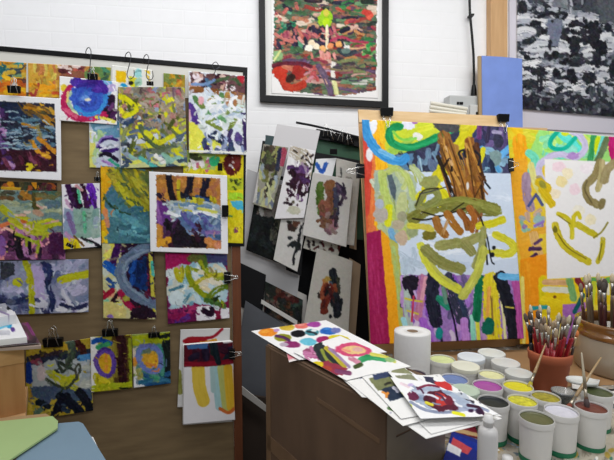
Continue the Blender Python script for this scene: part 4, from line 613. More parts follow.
def A_pink(a): a.fill('e8dcd8'); a.P([(284, 346), (300, 344), (302, 358), (288, 360)], 'd8808c', 1.5); a.S([(298, 350), (306, 356)], 5, '78a8a0'); a.S([(286, 352), (296, 350)], 3, 'c84c5c')
def A_u3(a):
    a.fill('f0eeea', .01); a.dabs(12, (352, 376, 430, 422), ['c8682c', '28242c', '5c7850', 'd8a040', '4c3c58', 'b83c34'], (4, 9), (2, 4), (0, 90)); a.splat(10, (350, 376, 440, 424), ['b8b8c8', '484450'], .6, 1.6)
def A_u4(a):
    a.fill('f0efec', .01); a.P([(370, 380), (392, 374), (404, 388), (380, 394)], '7c805c', 1); a.P([(374, 376), (390, 373), (394, 378), (376, 382)], '3c4868', 1); a.P([(398, 364), (412, 372), (424, 384), (404, 388), (392, 374)], '8a8c6c', 1.5); a.P([(384, 392), (398, 388), (406, 400), (392, 404)], '2c3a50', 1); a.P([(404, 394), (424, 390), (436, 404), (414, 408)], '6c7450', 1); a.dabs(8, (384, 384, 436, 412), ['d8883c', 'c8c8d8', '3c3c34'], (3, 8), (2, 3.5), (0, 180))
def A_u5(a):
    a.fill('f1f0ee', .01); a.P([(396, 376), (414, 374), (424, 382), (404, 384)], '8a8c74', 1.5); a.P([(424, 376), (434, 378), (440, 386), (430, 386)], '3c3c54', 1); a.P([(436, 384), (450, 382), (456, 392), (442, 392)], 'c83c3c', 1.5); a.S([(414, 374), (430, 390)], 3, 'e8e8ee'); a.P([(446, 392), (470, 396), (476, 404), (456, 402)], 'b8c0cc', 1.5); a.S([(430, 388), (452, 398), (476, 404)], 2.6, '34303c', .1); a.splat(10, (440, 390, 490, 412), ['3c3c50', 'b8b8c8'], .6, 1.4)
def A_t4(a):
    a.fill('f3f2f2', .01); a.P([(412, 392), (424, 388), (444, 388), (466, 394), (484, 402), (488, 410), (462, 412), (432, 410), (418, 404)], 'a4b0c4', 2); a.dabs(16, (416, 390, 484, 410), ['8c9cb4', 'bcc4d4', 'a8b4c8', '98a0b8'], (10, 18), (2.5, 4), (-5, 35), .2); a.B(415, 398, 5, 5, '6a2c4c', 0, .4); a.S([(412, 404), (424, 410), (440, 413), (458, 412)], 3, '8c94ac', .1); a.S([(420, 390), (430, 386), (444, 388)], 3, '7c2c48', .1)
    a.P([(430, 394), (442, 392), (456, 400), (460, 410), (440, 412), (426, 404)], '5c2438', 1.5); a.P([(438, 394), (447, 396), (453, 402), (444, 408), (438, 406)], 'c0403c', 1.6); a.dabs(14, (418, 388, 484, 410), ['d8dce8', 'e8eaf0', '5c3450', '7c88a0'], (6, 14), (1.2, 2.4), (0, 40), .2); a.B(428, 400, 3, 3, '4c1c30'); a.S([(428, 404), (434, 406)], 3, 'd8cc40'); a.B(452, 402, 4, 4, '78283c'); a.S([(470, 406), (480, 408), (484, 414)], 3, '44203c', .1); a.B(472, 411, 3, 1.6, '3c1c44'); a.B(480, 412, 4, 2.4, '381c3c', 20, .5); a.S([(402, 396), (404, 400)], 4, 'c8dc20'); a.S([(406, 405), (412, 408)], 3.4, 'c8d828'); a.S([(454, 413), (464, 415)], 3.4, 'e0dc2c'); a.S([(402, 384), (410, 388)], 3, 'e8d0d8'); a.B(412, 386, 3, 2, 'c8b8e0')
def A_mag1(a):
    a.fill('24307c', .02); a.P([(455, 434), (490, 450), (490, 458), (452, 441)], '1c3490', .3); a.P([(453, 438), (473, 450), (468, 456), (450, 448)], 'c04c54', .4); a.P([(448, 444), (462, 451), (460, 458), (446, 452)], 'dcdce0', .5); a.P([(456, 424), (487, 437), (489, 444), (454, 430)], 'c0a070', .4)
def A_mag2(a):
    a.fill('7c2434', .04); a.P([(440, 424), (480, 434), (495, 436), (490, 440), (440, 428)], 'b89c70', .5); a.dabs(8, (452, 412, 494, 432), ['a82c3c', '28141c', '1c1c24', '4c5444'], (8, 16), (3, 5), (10, 30))
def A_zebra(a):
    a.fill('dcd8d0', .02)
    for i in range(6):
        y = 368+i*5; a.S([(600, y), (612, y+2), (626, y-1), (650, y+2)], 2.6, '1c1a1c', 0)
def A_news(a):
    a.fill('b0a898', .05); a.dabs(50, a.bb, ['9c9484', 'c4beb0', '8a8274', 'a8a498'], (6, 16), (3, 6), (0, 180), .4); a.splat(60, a.bb, ['5c6a78', '8a4c44', 'e4e0d8', '3c4448', 'a89048', '7c8c9c', '4c7a68'], .8, 3)
def A_l1(a):
    a.fill('5c4048', .05); a.dabs(20, (0, 305, 40, 345), ['4c2848', '7c4c68', '3c2c34', 'a06c3c', '8a5878'], (5, 10), (3, 5), (0, 180)); a.S([(20, 318), (28, 322)], 4, 'b06c30'); a.S([(28, 324), (34, 334)], 5, '7c3c6c', .1); a.S([(17, 316), (23, 315)], 2, 'e8e4e4', 0)
def A_l2(a):
    a.fill('ecebec', .01); a.S([(2, 308), (5, 318), (9, 327)], 6, '1c98c8', 0); a.S([(-2, 330), (8, 326)], 4, '70bcd8', .2); a.B(13, 331, 2.4, 2.4, '5c3c88', 0, .5); a.S([(-6, 334), (8, 334)], 4, 'c0c0c8')
def A_l3(a):
    a.fill('d8d6da', .01); a.dabs(8, (-6, 294, 12, 316), ['9c9ca4', 'b8b8c0', '5c5c68'], (5, 10), (3, 5), (0, 180)); a.B(10, 308, 3, 2.6, '14181c', 0, .5); a.S([(0, 312), (8, 315)], 2, '8a7c9c')

# ---------------------------------------------------------------- the room
def wall_mat():
    m = bpy.data.materials.new('white_painted_brick'); m.use_nodes = True; nt = m.node_tree; b = nt.nodes['Principled BSDF']
    tc = nt.nodes.new('ShaderNodeTexCoord'); mp = nt.nodes.new('ShaderNodeMapping'); mp.inputs['Rotation'].default_value = (math.radians(90), 0, 0)
    br = nt.nodes.new('ShaderNodeTexBrick'); br.inputs['Scale'].default_value = 1.0
    br.inputs['Brick Width'].default_value = .225; br.inputs['Row Height'].default_value = .075; br.inputs['Mortar Size'].default_value = .006; br.inputs['Mortar Smooth'].default_value = .9
    br.inputs['Color1'].default_value = (1, 1, 1, 1); br.inputs['Color2'].default_value = (.8, .8, .8, 1); br.inputs['Mortar'].default_value = (0, 0, 0, 1)
    nz = nt.nodes.new('ShaderNodeTexNoise'); nz.inputs['Scale'].default_value = 14; nz.inputs['Detail'].default_value = 6
    mx = nt.nodes.new('ShaderNodeMix'); mx.inputs[0].default_value = .55
    nt.links.new(tc.outputs['Object'], mp.inputs[0]); nt.links.new(mp.outputs[0], br.inputs['Vector']); nt.links.new(tc.outputs['Object'], nz.inputs['Vector'])
    nt.links.new(br.outputs['Color'], mx.inputs[2]); nt.links.new(nz.outputs['Fac'], mx.inputs[3])
    bp = nt.nodes.new('ShaderNodeBump'); bp.inputs['Strength'].default_value = .3; bp.inputs['Distance'].default_value = .004
    nt.links.new(mx.outputs[0], bp.inputs['Height']); nt.links.new(bp.outputs[0], b.inputs['Normal'])
    rp = nt.nodes.new('ShaderNodeValToRGB'); rp.color_ramp.elements[0].color = (.86, .86, .87, 1); rp.color_ramp.elements[1].color = (.92, .92, .935, 1)
    nt.links.new(nz.outputs['Fac'], rp.inputs[0]); nt.links.new(rp.outputs[0], b.inputs['Base Color']); b.inputs['Roughness'].default_value = .55
    return m
M_wall = wall_mat()
bm = bmesh.new(); box(bm, -2.6, 3.4, 0, .12, 0, 3.2)
o = link('wall_back', bm, M_wall, loc=WALL.p-Vector((0, 0, 0))); o.rotation_euler = (0, 0, math.radians(8)); tag(o, 'white painted brick wall', None, kind='structure')
bm = bmesh.new(); box(bm, -2.2, -2.08, -1.6, 2.2, 0, 3.2)
tag(link('wall_left', bm, M_wall), None, None, kind='structure')
bm = bmesh.new(); box(bm, -2.2, 3.3, -1.6, 3.1, -.1, 0)
tag(link('floor', bm, mat('concrete_floor', '6f6a63', .8, noise=.25, scale=6)), None, None, kind='structure')

def wmat(name, hexc, c2, rough=.6, sc=3, st=(1, 12, 12), bump=.1): return mat(name, hexc, rough, scale=sc, stretch=st, bump=bump, c2=c2)
M_pine = wmat('pale_pine', 'e6c79a', 'd4b07c', st=(2, 14, 14))
M_post = wmat('pine_post', 'd2a878', 'c39868', st=(14, 14, 1.5))
M_hard = mat('brown_hardboard', '867150', .75, scale=5, stretch=(1.2, 1.2, 7), bump=.25, c2='746043')
M_edgewood = wmat('reddish_wood_edge', '7a4424', '5e3218', st=(12, 12, 1.5))
M_board = wmat('brown_drawing_board', 'd4ac7a', 'c49c6a', st=(2, 9, 9))
M_black = mat('black_frame_paint', '121214', .4)
M_clipb = mat('black_clip_enamel', '0c0c0e', .35)
M_wire = mat('nickel_wire', 'c9c8c4', .25, metal=1.0)
M_hook = mat('dark_steel_hook', '3c3c40', .4, metal=.7)
M_white = mat('white_paper', 'ecebe8', .6)
M_card = mat('cardboard_brown', '6f5641', .8, scale=4, stretch=(3, 3, 1), bump=.12, c2='5d4735')

# timber post standing against the wall
def wall_strip(name, x0, x1, y0, y1, off, th, m, **k):
    return board(name, [(x0, y0), (x1, y0), (x1, y1), (x0, y1)], WALL, off, th, m, **k)
o = wall_strip('trim_1', 491, 507.5, -60, 250, .05, .049, M_post); tag(o, 'light pine timber post running up the white brick wall', None, kind='structure')

# ---------------------------------------------------------------- framed picture
def rect_frame(name, quad, plane, off, depth, fw, m, parent):
    """four mitred bars; quad in picture coordinates of the outer edge; fw in metres"""
    P = [plane.hit(*p, off) for p in quad]; c = sum(P, Vector())/4
    I = []
    for i, p in enumerate(P):
        a = (P[(i+1) % 4]-p).normalized(); b = (P[i-1]-p).normalized(); I.append(p+(a+b)*fw)
    bm = bmesh.new()
    for i in range(4):
        j = (i+1) % 4; prism(bm, [P[i]-parent.location, P[j]-parent.location, I[j]-parent.location, I[i]-parent.location], -plane.n*depth)
    return link(name, bm, m, parent)
fq = [(258, -60), (389, -60), (388.5, 107.5), (260, 101)]
root = empty('framed_picture', WALL.hit(324, 104, .02), 'black framed picture of dense red, green and purple dabs on the brick wall', 'picture')
rect_frame('frame', fq, WALL, .032, .030, .034, M_black, root)
o = board('mount', [(262, -56), (386, -56), (385.5, 104.5), (263.5, 98.5)], WALL, .012, .004, M_white, parent=root)
mesh_sheet('artwork', [(270.5, -48), (380, -50), (378, 98.5), (271.5, 93.5)], WALL, A_framed, .014, .8, .001, parent=root, wave=0, rag=.8, tex=.05)

# black and white canvas
root = empty('abstract_canvas', WALL.hit(570, 126, .01), 'large black and white abstract canvas on a pale grey board beside the timber post', 'painting')
board('backing_board', [(509.5, -60), (660, -60), (660, 136), (509.5, 127)], WALL, .012, .010, mat('lilac_grey_board', 'dcd8e2', .7), parent=root)
mesh_sheet('canvas', [(517.5, -50), (652, -50), (652, 120), (517.5, 108.5)], WALL, A_bw, .028, .8, .015, parent=root, wave=.0005, mg=0, rag=.9, tex=.07)

# shelf with power box, tubes and blue board, behind the easel boards
def wpt(px, py, off): return WALL.hit(px, py, off)
sh = wpt(430, 131, 0); sh2 = wpt(525, 131, 0); zs = 1.86
root = empty('wall_shelf', (sh.x, sh.y, zs-.2), 'narrow wooden wall shelf behind the top of the drawing boards', 'shelf')
bm = bmesh.new(); p0 = Vector((sh.x, sh.y, zs)); L = (sh2-sh); L.z = 0
prism(bm, [p0-root.location, p0+L-root.location, p0+L+WALL.n*.20-root.location, p0+WALL.n*.20-root.location], Vector((0, 0, -.018)))
link('shelf_plank', bm, M_pine, root)
for t in (.15, .8):
    bm = bmesh.new(); q = p0+L*t-root.location
    prism(bm, [q+Vector((0, 0, -.018)), q+Vector((0, 0, -.16)), q+WALL.n*.16+Vector((0, 0, -.018))], WALL.a*.012)
    link('bracket', bm, M_wire, root)
def on_shelf(px, off): p = wpt(px, 120, off); p.z = zs; return p
# blue board
A = on_shelf(483.5, .16); B = on_shelf(524.5, .16); top = WALL.hit(483.5, 55, .10); 
bpl = Plane(A, 8, 4)
root = empty('blue_board', (A+B)/2, 'plain periwinkle blue painted board standing upright in front of the timber post', 'board')
Wc = [bpl.hit(483.5, 54.5), bpl.hit(504, 55.6), bpl.hit(524, 57.5), None, None]
h = bpl.hit(524, 57.5)
k = (A-Wc[0]).dot(bpl.b)
Wc[3] = Wc[2]+bpl.b*((A-Wc[2]).dot(bpl.b)); Wc[4] = Wc[0]+bpl.b*k
board('painted_face', None, bpl, 0, .004, mat('periwinkle_paint', '7590d6', .6, noise=.06, scale=10), parent=root, world=Wc)
Wb = [p-bpl.n*.004 for p in Wc]; Wb[0] = Wb[0]-bpl.a*.018; Wb[4] = Wb[4]-bpl.a*.018
board('plywood_core', None, bpl, 0, .014, mat('plywood_edge', 'a58d68', .7), parent=root, world=Wb)
# power box
A = on_shelf(446, .06); B = on_shelf(477, .06); w = (B-A).length
root = empty('power_box', (A+B)/2, 'light grey metal power supply box on the shelf with a black cable entering its top', 'electrical box')
root.rotation_euler = (0, 0, math.radians(8))
hb = WALL.hit(455, 95, .10).z-zs
bm = bmesh.new(); box(bm, -w/2, w/2, -.04, .04, 0, hb); bevel(bm, .008); link('casing', bm, mat('light_grey_metal', 'b9bcbc', .5), root, smooth=False)
bm = bmesh.new(); box(bm, w*.12, w/2-.006, -.055, -.0395, .0, hb*.72); bevel(bm, .006); link('cover', bm, mat('pale_grey_cover', 'c8cac9', .5), root)
for q in (-.24, -.16, -.11):
    bm = bmesh.new(); box(bm, w*q-.006, w*q+.006, -.043, -.0395, hb*.72, hb*.80); link('vent', bm, M_clipb, root)
bm = bmesh.new(); box(bm, w*.30, w*.42, -.058, -.0545, hb*.42, hb*.50); link('socket', bm, M_clipb, root)
# cable
bm = bmesh.new(); pts = [WALL.hit(x, y, .045) for x, y in ((470, -40), (469.5, 0), (470, 15), (472, 35), (473.5, 55), (474, 75), (473.8, 86))]
z3 = WALL.hit(473.6, 96, .045)
root = empty('power_cable', z3, 'black cable hanging down the white wall into the grey power box', 'cable')
tube(bm, [p-z3 for p in pts], .0075, 8); link('cord', bm, M_clipb, root)
bm = bmesh.new(); tube(bm, [WALL.hit(473.8, 85, .045)-z3, WALL.hit(473.8, 90, .045)-z3, Vector((0, 0, 0.004))], [.010, .015, .017], 10); link('plug', bm, M_clipb, root)
bm = bmesh.new(); box(bm, -.012, .012, -.01, .035, 0, .01); o = link('wall_clip', bm, M_clipb, root); o.location = WALL.hit(471.5, 16, .045)-z3
# white tubes
for i, (x0, x1, yy0, yy1, off) in enumerate(((429.5, 465, 111, 115, .13), (430, 466, 107, 112.5, .122), (430.5, 467, 103, 109, .114))):
    bm = bmesh.new(); p = WALL.hit(x0, yy0, off); q = WALL.hit(x1, yy1, off); c = (p+q)/2
    tube(bm, [p, q], .0105, 10)
    o = link('plastic_tube', bm, mat('cream_plastic', 'e3e0d2', .4))
    tag(o, ['cream plastic tube, lowest of the three beside the grey power box', 'cream plastic tube, middle of the three beside the grey power box', 'cream plastic tube, topmost of the three beside the grey power box'][i], 'tube', 'plastic tubes on the shelf')

# ---------------------------------------------------------------- table
u = Vector((-.591, .807, 0)); v = Vector((.807, .591, 0)); C0 = Vector((.375, 1.065, 0))
def tb(a, b, z=0): return C0+u*a+v*b+Vector((0, 0, z))
def table_mat():
    m = bpy.data.materials.new('paint_spattered_newsprint'); m.use_nodes = True; nt = m.node_tree; b = nt.nodes['Principled BSDF']
    tc = nt.nodes.new('ShaderNodeTexCoord'); last = None
    base = nt.nodes.new('ShaderNodeTexNoise'); base.inputs['Scale'].default_value = 14; base.inputs['Detail'].default_value = 8
    nt.links.new(tc.outputs['Object'], base.inputs['Vector'])
    rp = nt.nodes.new('ShaderNodeValToRGB'); rp.color_ramp.elements[0].position = .35; rp.color_ramp.elements[1].position = .65
    rp.color_ramp.elements[0].color = (*srgb('7d7466'), 1); rp.color_ramp.elements[1].color = (*srgb('b7aea0'), 1)
    nt.links.new(base.outputs['Fac'], rp.inputs[0]); last = rp.outputs[0]
    for i, (c, sc, th) in enumerate((('a08a60', 22, .60), ('5c6a72', 30, .62), ('e2ded6', 26, .60), ('7e4a3c', 38, .66), ('3e4a40', 46, .66), ('8fa0b4', 34, .64))):
        n = nt.nodes.new('ShaderNodeTexNoise'); n.inputs['Scale'].default_value = sc; n.inputs['Detail'].default_value = 3
        mp = nt.nodes.new('ShaderNodeMapping'); mp.inputs['Location'].default_value = (i*3.1, i*1.7, 0)
        nt.links.new(tc.outputs['Object'], mp.inputs[0]); nt.links.new(mp.outputs[0], n.inputs['Vector'])
        r = nt.nodes.new('ShaderNodeValToRGB'); r.color_ramp.elements[0].position = th-.02; r.color_ramp.elements[1].position = th+.02
        nt.links.new(n.outputs['Fac'], r.inputs[0])
        mx = nt.nodes.new('ShaderNodeMix'); mx.data_type = 'RGBA'
        nt.links.new(r.outputs[0], mx.inputs[0]); nt.links.new(last, mx.inputs[6]); mx.inputs[7].default_value = (*srgb(c), 1); last = mx.outputs[2]
    nt.links.new(last, b.inputs['Base Color']); b.inputs['Roughness'].default_value = .6
    return m
root = empty('work_table', tb(.25, .8), 'paint spattered work table holding the paint tubs and brush pots', 'table')
def rel(p): return p-root.location
bm = bmesh.new(); prism(bm, [rel(tb(-.5, -.3, TABLE-.001)), rel(tb(-.5, 1.6, TABLE-.001)), rel(tb(.80, 1.42, TABLE-.001)), rel(tb(.80, .0, TABLE-.001)), rel(tb(-.005, .0, TABLE-.001)), rel(tb(-.005, -.3, TABLE-.001))], Vector((0, 0, -.035)))
link('tabletop', bm, table_mat(), root)
bm = bmesh.new(); prism(bm, [Flat(TABLE).hit(*p)-root.location for p in ((392, 353), (640, 347), (640, 384), (432, 392), (400, 384))], Vector((0, 0, .0006))); link('brown_paper_cover', bm, mat('kraft_paper_cover', 'a07b54', .8, noise=.08, scale=6), root)
for a, b in ((-.44, .06), (-.44, 1.5), (.74, .06), (.74, 1.3)):
    bm = bmesh.new(); p = rel(tb(a, b)); box(bm, p.x-.025, p.x+.025, p.y-.025, p.y+.025, 0, TABLE-.036); link('leg', bm, M_post, root)
reorient(root, 36.2)

# ---------------------------------------------------------------- drawing boards with the two large paintings
def base_pt(plane, px, off, z):
    lo, hi = 200.0, 600.0
    for _ in range(40):
        m = (lo+hi)/2
        if plane.hit(px, m, off).z > z: lo = m
        else: hi = m
    return plane.hit(px, lo, off)
def vec_board(name, plane, tl, tr, zbot, off, th, m, parent):
    A = plane.hit(*tl, off); B = plane.hit(*tr, off)
    def down(p): return p-plane.b*((p.z-zbot)/plane.b.z)
    return board(name, None, plane, 0, th, m, parent=parent, world=[A, B, down(B), down(A)])
b1 = EASEL.hit(430, 340); b1.z = TABLE
root = empty('drawing_board', b1, 'tall brown drawing board with a pale pine batten on top, leaning behind the kitchen roll', 'drawing board')
board('panel', None, EASEL, 0, .014, M_board, parent=root, world=[EASEL.hit(364, 113), EASEL.hit(507, 118), base_pt(EASEL, 528, 0, TABLE+.003), base_pt(EASEL, 377, 0, TABLE+.003)]); BR1 = root
board('top_batten', [(358.8, 109), (497.5, 115.3), (507, 115.8), (507, 127), (359.5, 122)], EASEL, .012, .0118, M_pine, parent=root)
b2 = EASEL.hit(600, 340, -.05); b2.z = TABLE
root = empty('drawing_board', b2, 'wide brown drawing board holding the painting with the white sheet, at the right edge', 'drawing board')
vec_board('panel', EASEL, (499.5, 126), (664, 139), TABLE+.003, -.019, .016, M_board, root); reorient(root, 9); reorient(BR1, 9)
E2 = mesh_sheet('abstract_painting', [(506, 127), (658, 141), (652, 345), (520, 344)], EASEL, A_big2, -.012, .75, .001, wave=.001, mg=0, rag=.35, tex=.025)
tag(E2, 'large orange painting with yellow and taupe strokes on a white sheet, right edge', 'painting', 'large paintings on the drawing boards')
E1 = mesh_sheet('abstract_painting', [(362, 119.5), (507, 127), (524, 338.5), (370.5, 344.5)], EASEL, A_big1, .016, .7, .001, wave=.0012, mg=0, rag=.4, tex=.03)
tag(E1, 'large painting of a brown and olive tree shape over a pale blue patch', 'painting', 'large paintings on the drawing boards')

# ---------------------------------------------------------------- binder clips, hooks
def clip_proto(name='binder_clip'):
    r = empty(name)
    bm = bmesh.new()   # body: folded wedge, spine on top, mouth down; unit width 1
    prof = [(-.30, 0), (.30, 0), (.30, -.06), (.06, -.62), (-.06, -.62), (-.30, -.06)]
    prism(bm, [Vector((-.5, y, z)) for y, z in prof], Vector((1, 0, 0))); bevel(bm, .02, 1)
    link('clip_body', bm, M_clipb, r)
    for s in (-1, 1):
        bm = bmesh.new(); y = .09*s
        pts = [(-.30, .07*s, -.60), (-.20, .34*s, 0.02), (-.10, .34*s, .42), (-.13, .33*s, .62), (0, .33*s, .74), (.13, .33*s, .62), (.10, .34*s, .42), (.20, .34*s, .02), (.30, .07*s, -.60)]
        tube(bm, pts, .028, 6); link('wire_handle', bm, M_wire, r, smooth=True)
    return r
CLIP0 = clip_proto(); used = [False]
def copy_tree(o, parent=None):
    c = o.copy(); COL.objects.link(c); c.parent = parent
    for ch in o.children: copy_tree(ch, c)
    return c
CLIP0_used = False
def put_clip(px, py, plane, off, w, rot, label, group, hs=1.0, handles=True, down=False):
    global CLIP0_used
    o = copy_tree(CLIP0)
    p = plane.hit(px, py, off)
    R = Matrix((plane.a, -plane.n, plane.b)).transposed()
    o.matrix_world = Matrix.Translation(p) @ R.to_4x4() @ Matrix.Rotation(math.radians(rot), 4, 'Y') @ Matrix.Diagonal((w, w*.55, w*hs, 1))
    if down:
        for ch in o.children:
            if ch.name.startswith('wire'): ch.scale = (1, 1, -.75); ch.location = (0, 0, -1.05)
    if not handles:
        for ch in list(o.children):
            if ch.name.startswith('wire'):
                bpy.data.objects.remove(ch)
    return tag(o, label, 'binder clip', group)
G = 'black binder clips'
put_clip(386.5, 108, EASEL, .016, .058, 0, 'black binder clip on the pine batten above the green swirl of the big painting', G, 1.0, down=True)
put_clip(503, 114.5, EASEL, .016, .056, 0, 'black binder clip on the pine batten beside the blue board', G, 1.0, down=True)
put_clip(356.5, 171, EASEL, .016, .062, -90, 'black binder clip gripping the left edge of the big tree painting', G, .95)
put_clip(512.5, 165, EASEL, .016, .062, 90, 'black binder clip between the two large paintings', G, .55)
LG = 'binder clips on the left pinboard'
put_clip(14, 86, LEFT, .038, .040, 0, 'black binder clip above the white bordered dark painting at the left edge', LG, 1.0)
put_clip(53, 338, LEFT, .018, .066, 0, 'wide black binder clip over the small painting with the grey painted swirl', LG, .85)
put_clip(110, 329, LEFT, .018, .055, 0, 'black binder clip over the small painting with the narrow purple ring', LG, .85)
put_clip(154, 332.5, LEFT, .018, .042, 0, 'black binder clip over the small painting with the wide lilac ring', LG, .8)
put_clip(228.5, 211, LEFT, .035, .046, 90, 'black binder clip on the right edge of the white bordered lake painting', LG, .9, False)
put_clip(230.5, 277.5, LEFT, .022, .046, 90, 'black binder clip with long silver handles on the magenta and white painting', LG, .9)
put_clip(235, 354, LEFT, .035, .042, 90, 'black binder clip on the right edge of the bundle with yellow drips', LG, .9)
put_clip(222.5, 167, LEFT, .030, .030, 90, 'small black binder clip under the white and green painting', LG, 1.0, False)
put_clip(71, 244, LEFT, .020, .026, 30, 'small black binder clip above the grey and yellow painting', LG, 1)
put_clip(97.5, 177, LEFT, .022, .022, 0, 'small dark binder clip at the top left of the teal and yellow painting', LG, 1.2)
put_clip(92.5, 74, LEFT, .040, .034, 0, 'small black binder clip hanging from the hook above the blue ring painting', LG, 1)
put_clip(150, 81.5, LEFT, .045, .024, 0, 'small binder clip above the olive and yellow painting, below two hooks', LG, 1)

def s_hook(pts, off, label, r=.0015):
    P = [LEFT.hit(x, y, off+d) for x, y, d in pts]; c = P[0].copy()
    # smooth
    Q = []
    e = [2*P[0]-P[1]]+P+[2*P[-1]-P[-2]]
    for i in range(1, len(e)-2):
        for k in range(4):
            t = k/4; a, b, c_, d = e[i-1], e[i], e[i+1], e[i+2]
            Q.append(.5*((2*b)+(c_-a)*t+(2*a-5*b+4*c_-d)*t*t+(3*b-a-3*c_+d)*t**3))
    Q.append(P[-1]); bm = bmesh.new(); tube(bm, Q, r, 6)
    return tag(link('s_hook', bm, M_hook, smooth=True), label, 'hook', 'wire hooks on the black frame')
s_hook([(86, 56, -.005), (86, 51, .005), (88.5, 47.5, .012), (91, 51, .016), (90.5, 60, .018), (90, 70, .018), (92, 75, .016), (95, 73, .012)], .025, 'steel wire hook over the black frame above the blue ring painting')
s_hook([(125, 62, -.005), (125.5, 55, .005), (129, 52, .012), (131, 57, .016), (129, 66, .018), (127, 75, .018), (130, 79, .016), (134, 76, .012), (134, 70, .012)], .025, 'steel wire hook over the black frame above the yellow squares painting')
s_hook([(144, 62, -.005), (144, 57, .005), (147, 54.5, .012), (149, 60, .016), (147, 70, .018), (146.5, 77, .018), (150, 80, .016), (153, 77, .012), (152.5, 71, .012)], .025, 'steel wire hook over the black frame above the small clip of the olive painting')
s_hook([(219, 66, .016), (216, 62, .016), (212.5, 64.5, .016), (213.5, 68.5, .018), (217, 69.5, .018), (219.5, 66.5, .016), (216, 70, .018), (213, 76, .018)], .025, 'curled wire hook over the black frame above the white and green painting')

# ---------------------------------------------------------------- left hardboard screen and pinboard
bmr = LEFT.hit(120, 400, 0); bmr.z = 0
root = empty('hardboard_screen', bmr, 'tall brown hardboard screen with a reddish wooden edge, behind the pinned paintings', 'screen')
def Lw(px, off, z):
    p = LEFT.hit(px, 200, off); p.z = z; return p
ztop = LEFT.hit(120, 70).z
W4 = [Lw(-60, 0, ztop), Lw(231, 0, ztop), Lw(231, 0, .0), Lw(-60, 0, .0)]
board('panel', None, LEFT, 0, .012, M_hard, parent=root, world=W4)
ze = LEFT.hit(239, 243).z
p1_ = Lw(231.4, .004, 0); p2_ = Lw(240, .004, 0)
W4 = [p1_+Vector((0, 0, ztop)), p2_+Vector((0, 0, ztop)), p2_, p1_]
board('edge_strip', None, LEFT, 0, .03, M_edgewood, parent=root, world=W4)
# back stay so that it stands
bm = bmesh.new(); q = Lw(200, -.014, 0)-root.location
prism(bm, [q, q+Vector((0, 0, 1.3)), q-LEFT.n*.30], LEFT.a*.02); link('back_stay', bm, M_edgewood, root)
bm = bmesh.new(); q = Lw(30, -.014, 0)-root.location
prism(bm, [q, q+Vector((0, 0, 1.3)), q-LEFT.n*.30], LEFT.a*.02); link('back_stay', bm, M_edgewood, root)
reorient(root, 12)
# black framed pinboard
fr = LEFT.hit(120, 240, .01)
root = empty('pinboard', fr, 'large black framed pinboard hung with overlapping abstract paintings', 'pinboard')
FQ = [(-40, 42.5), (247.5, 67.5), (244.5, 246.5), (-40, 250)]
rect_frame('frame', FQ, LEFT, .0112, .0105, .0165, M_black, root)
board('cork_panel', [(-38, 46), (245, 71), (242.5, 243), (-38, 247)], LEFT, .006, .004, M_hard, parent=root)
board('paper_strip', [(-38, 48), (243, 72.5), (242.5, 100), (-38, 90)], LEFT, .0085, .001, mat('offwhite_paper', 'dcdad2', .6), parent=root)

reorient(root, 12)
LP = 'paintings pinned to the left board'
def pin(quad, fn, off, label, name='abstract_painting', group=LP, **k):
    if fn not in (A_plain, A_s1, A_s2): k.setdefault('mg', .3); k.setdefault('rag', .9); k.setdefault('tex', .055)
    k.setdefault('curl', .002); k.setdefault('wave', .0007)
    return tag(mesh_sheet(name, quad, LEFT, fn, off, k.pop('step', .72), **k), label, 'painting', group)
pin([(-8, 60.5), (26.5, 63), (26, 97), (-8, 95)], A_a0, .010, 'small orange and teal landscape at the top left corner of the pinboard', curl=0)
pin([(28, 63), (111, 67.5), (110, 98), (28.5, 98)], A_a1, .010, 'long ochre and maroon painting behind the blue ring painting', curl=0)
pin([(112, 65), (152, 70), (152, 150), (112, 150)], A_a3, .0105, 'white painting with a yellow square and blue splashes behind the olive painting', curl=0)
pin([(163.5, 73), (185, 75), (185, 104), (163.5, 102)], A_a4, .012, 'narrow ochre and green painting peeping out beside the white and green painting', curl=0)
pin([(89, 119), (121, 121), (122, 168.5), (89.5, 167.5)], A_a2, .0135, 'small pale blue painting with purple loops below the blue ring painting', curl=0)
pin([(183, 150), (243.5, 154), (243, 243.5), (184, 241)], A_a5, .012, 'yellow and pink painting with a maroon blob, mostly hidden in the frame corner', curl=0)
pin([(-7, 181), (57, 183), (57, 205), (-7, 204)], A_a6, .012, 'dark orange and black strip of a painting showing under the white border', curl=0)
pin([(59.5, 76), (118, 82), (117, 125), (59.5, 120.5)], A_circle, .017, 'painting of a blue and purple ring with a magenta edge hanging from a hook')
pin([(118, 87), (184.5, 87), (187.5, 166), (121, 168.5)], A_olive, .0215, 'painting of tangled olive, grey and yellow strokes at the centre of the pinboard')
pin([(188.5, 71), (244.5, 76), (247, 155), (189, 153)], A_whitegreen, .0245, 'white painting with green dabs and a brown band at the top right of the pinboard')
pin([(-7, 94.5), (60.5, 98.5), (61.5, 180.5), (-7, 177)], A_w1, .018, 'dark blue painting with orange strokes and a wide white border')
pin([(-7, 189.5), (63.5, 191.5), (65.5, 259.5), (-7, 260)], A_g1, .016, 'grey green painting with looping yellow green strokes over purple, at the left edge')
pin([(61.5, 184.5), (99.5, 183), (101, 246.5), (64, 249.5)], A_p1, .020, 'small painting of purple leaf shapes over a pale green square')
pin([(100.5, 165.5), (153, 170), (151.5, 243.5), (101.5, 243.5)], A_y1, .0165, 'teal painting with sweeping yellow strokes and an orange left edge')
pin([(102, 243.5), (153.5, 242), (156.5, 319.5), (103.5, 318)], A_v1, .0175, 'painting with a broad grey V shape over blue and dark purple')
pin([(149, 171.5), (227, 175.5), (228, 254), (150.5, 251.5)], A_w2, .0265, 'white bordered painting of a pale blue lake shape between dark trees')
pin([(165, 253), (227, 254), (229.5, 318), (168, 324)], A_r1, .015, 'magenta painting with a pale blue cloud and yellow strokes')
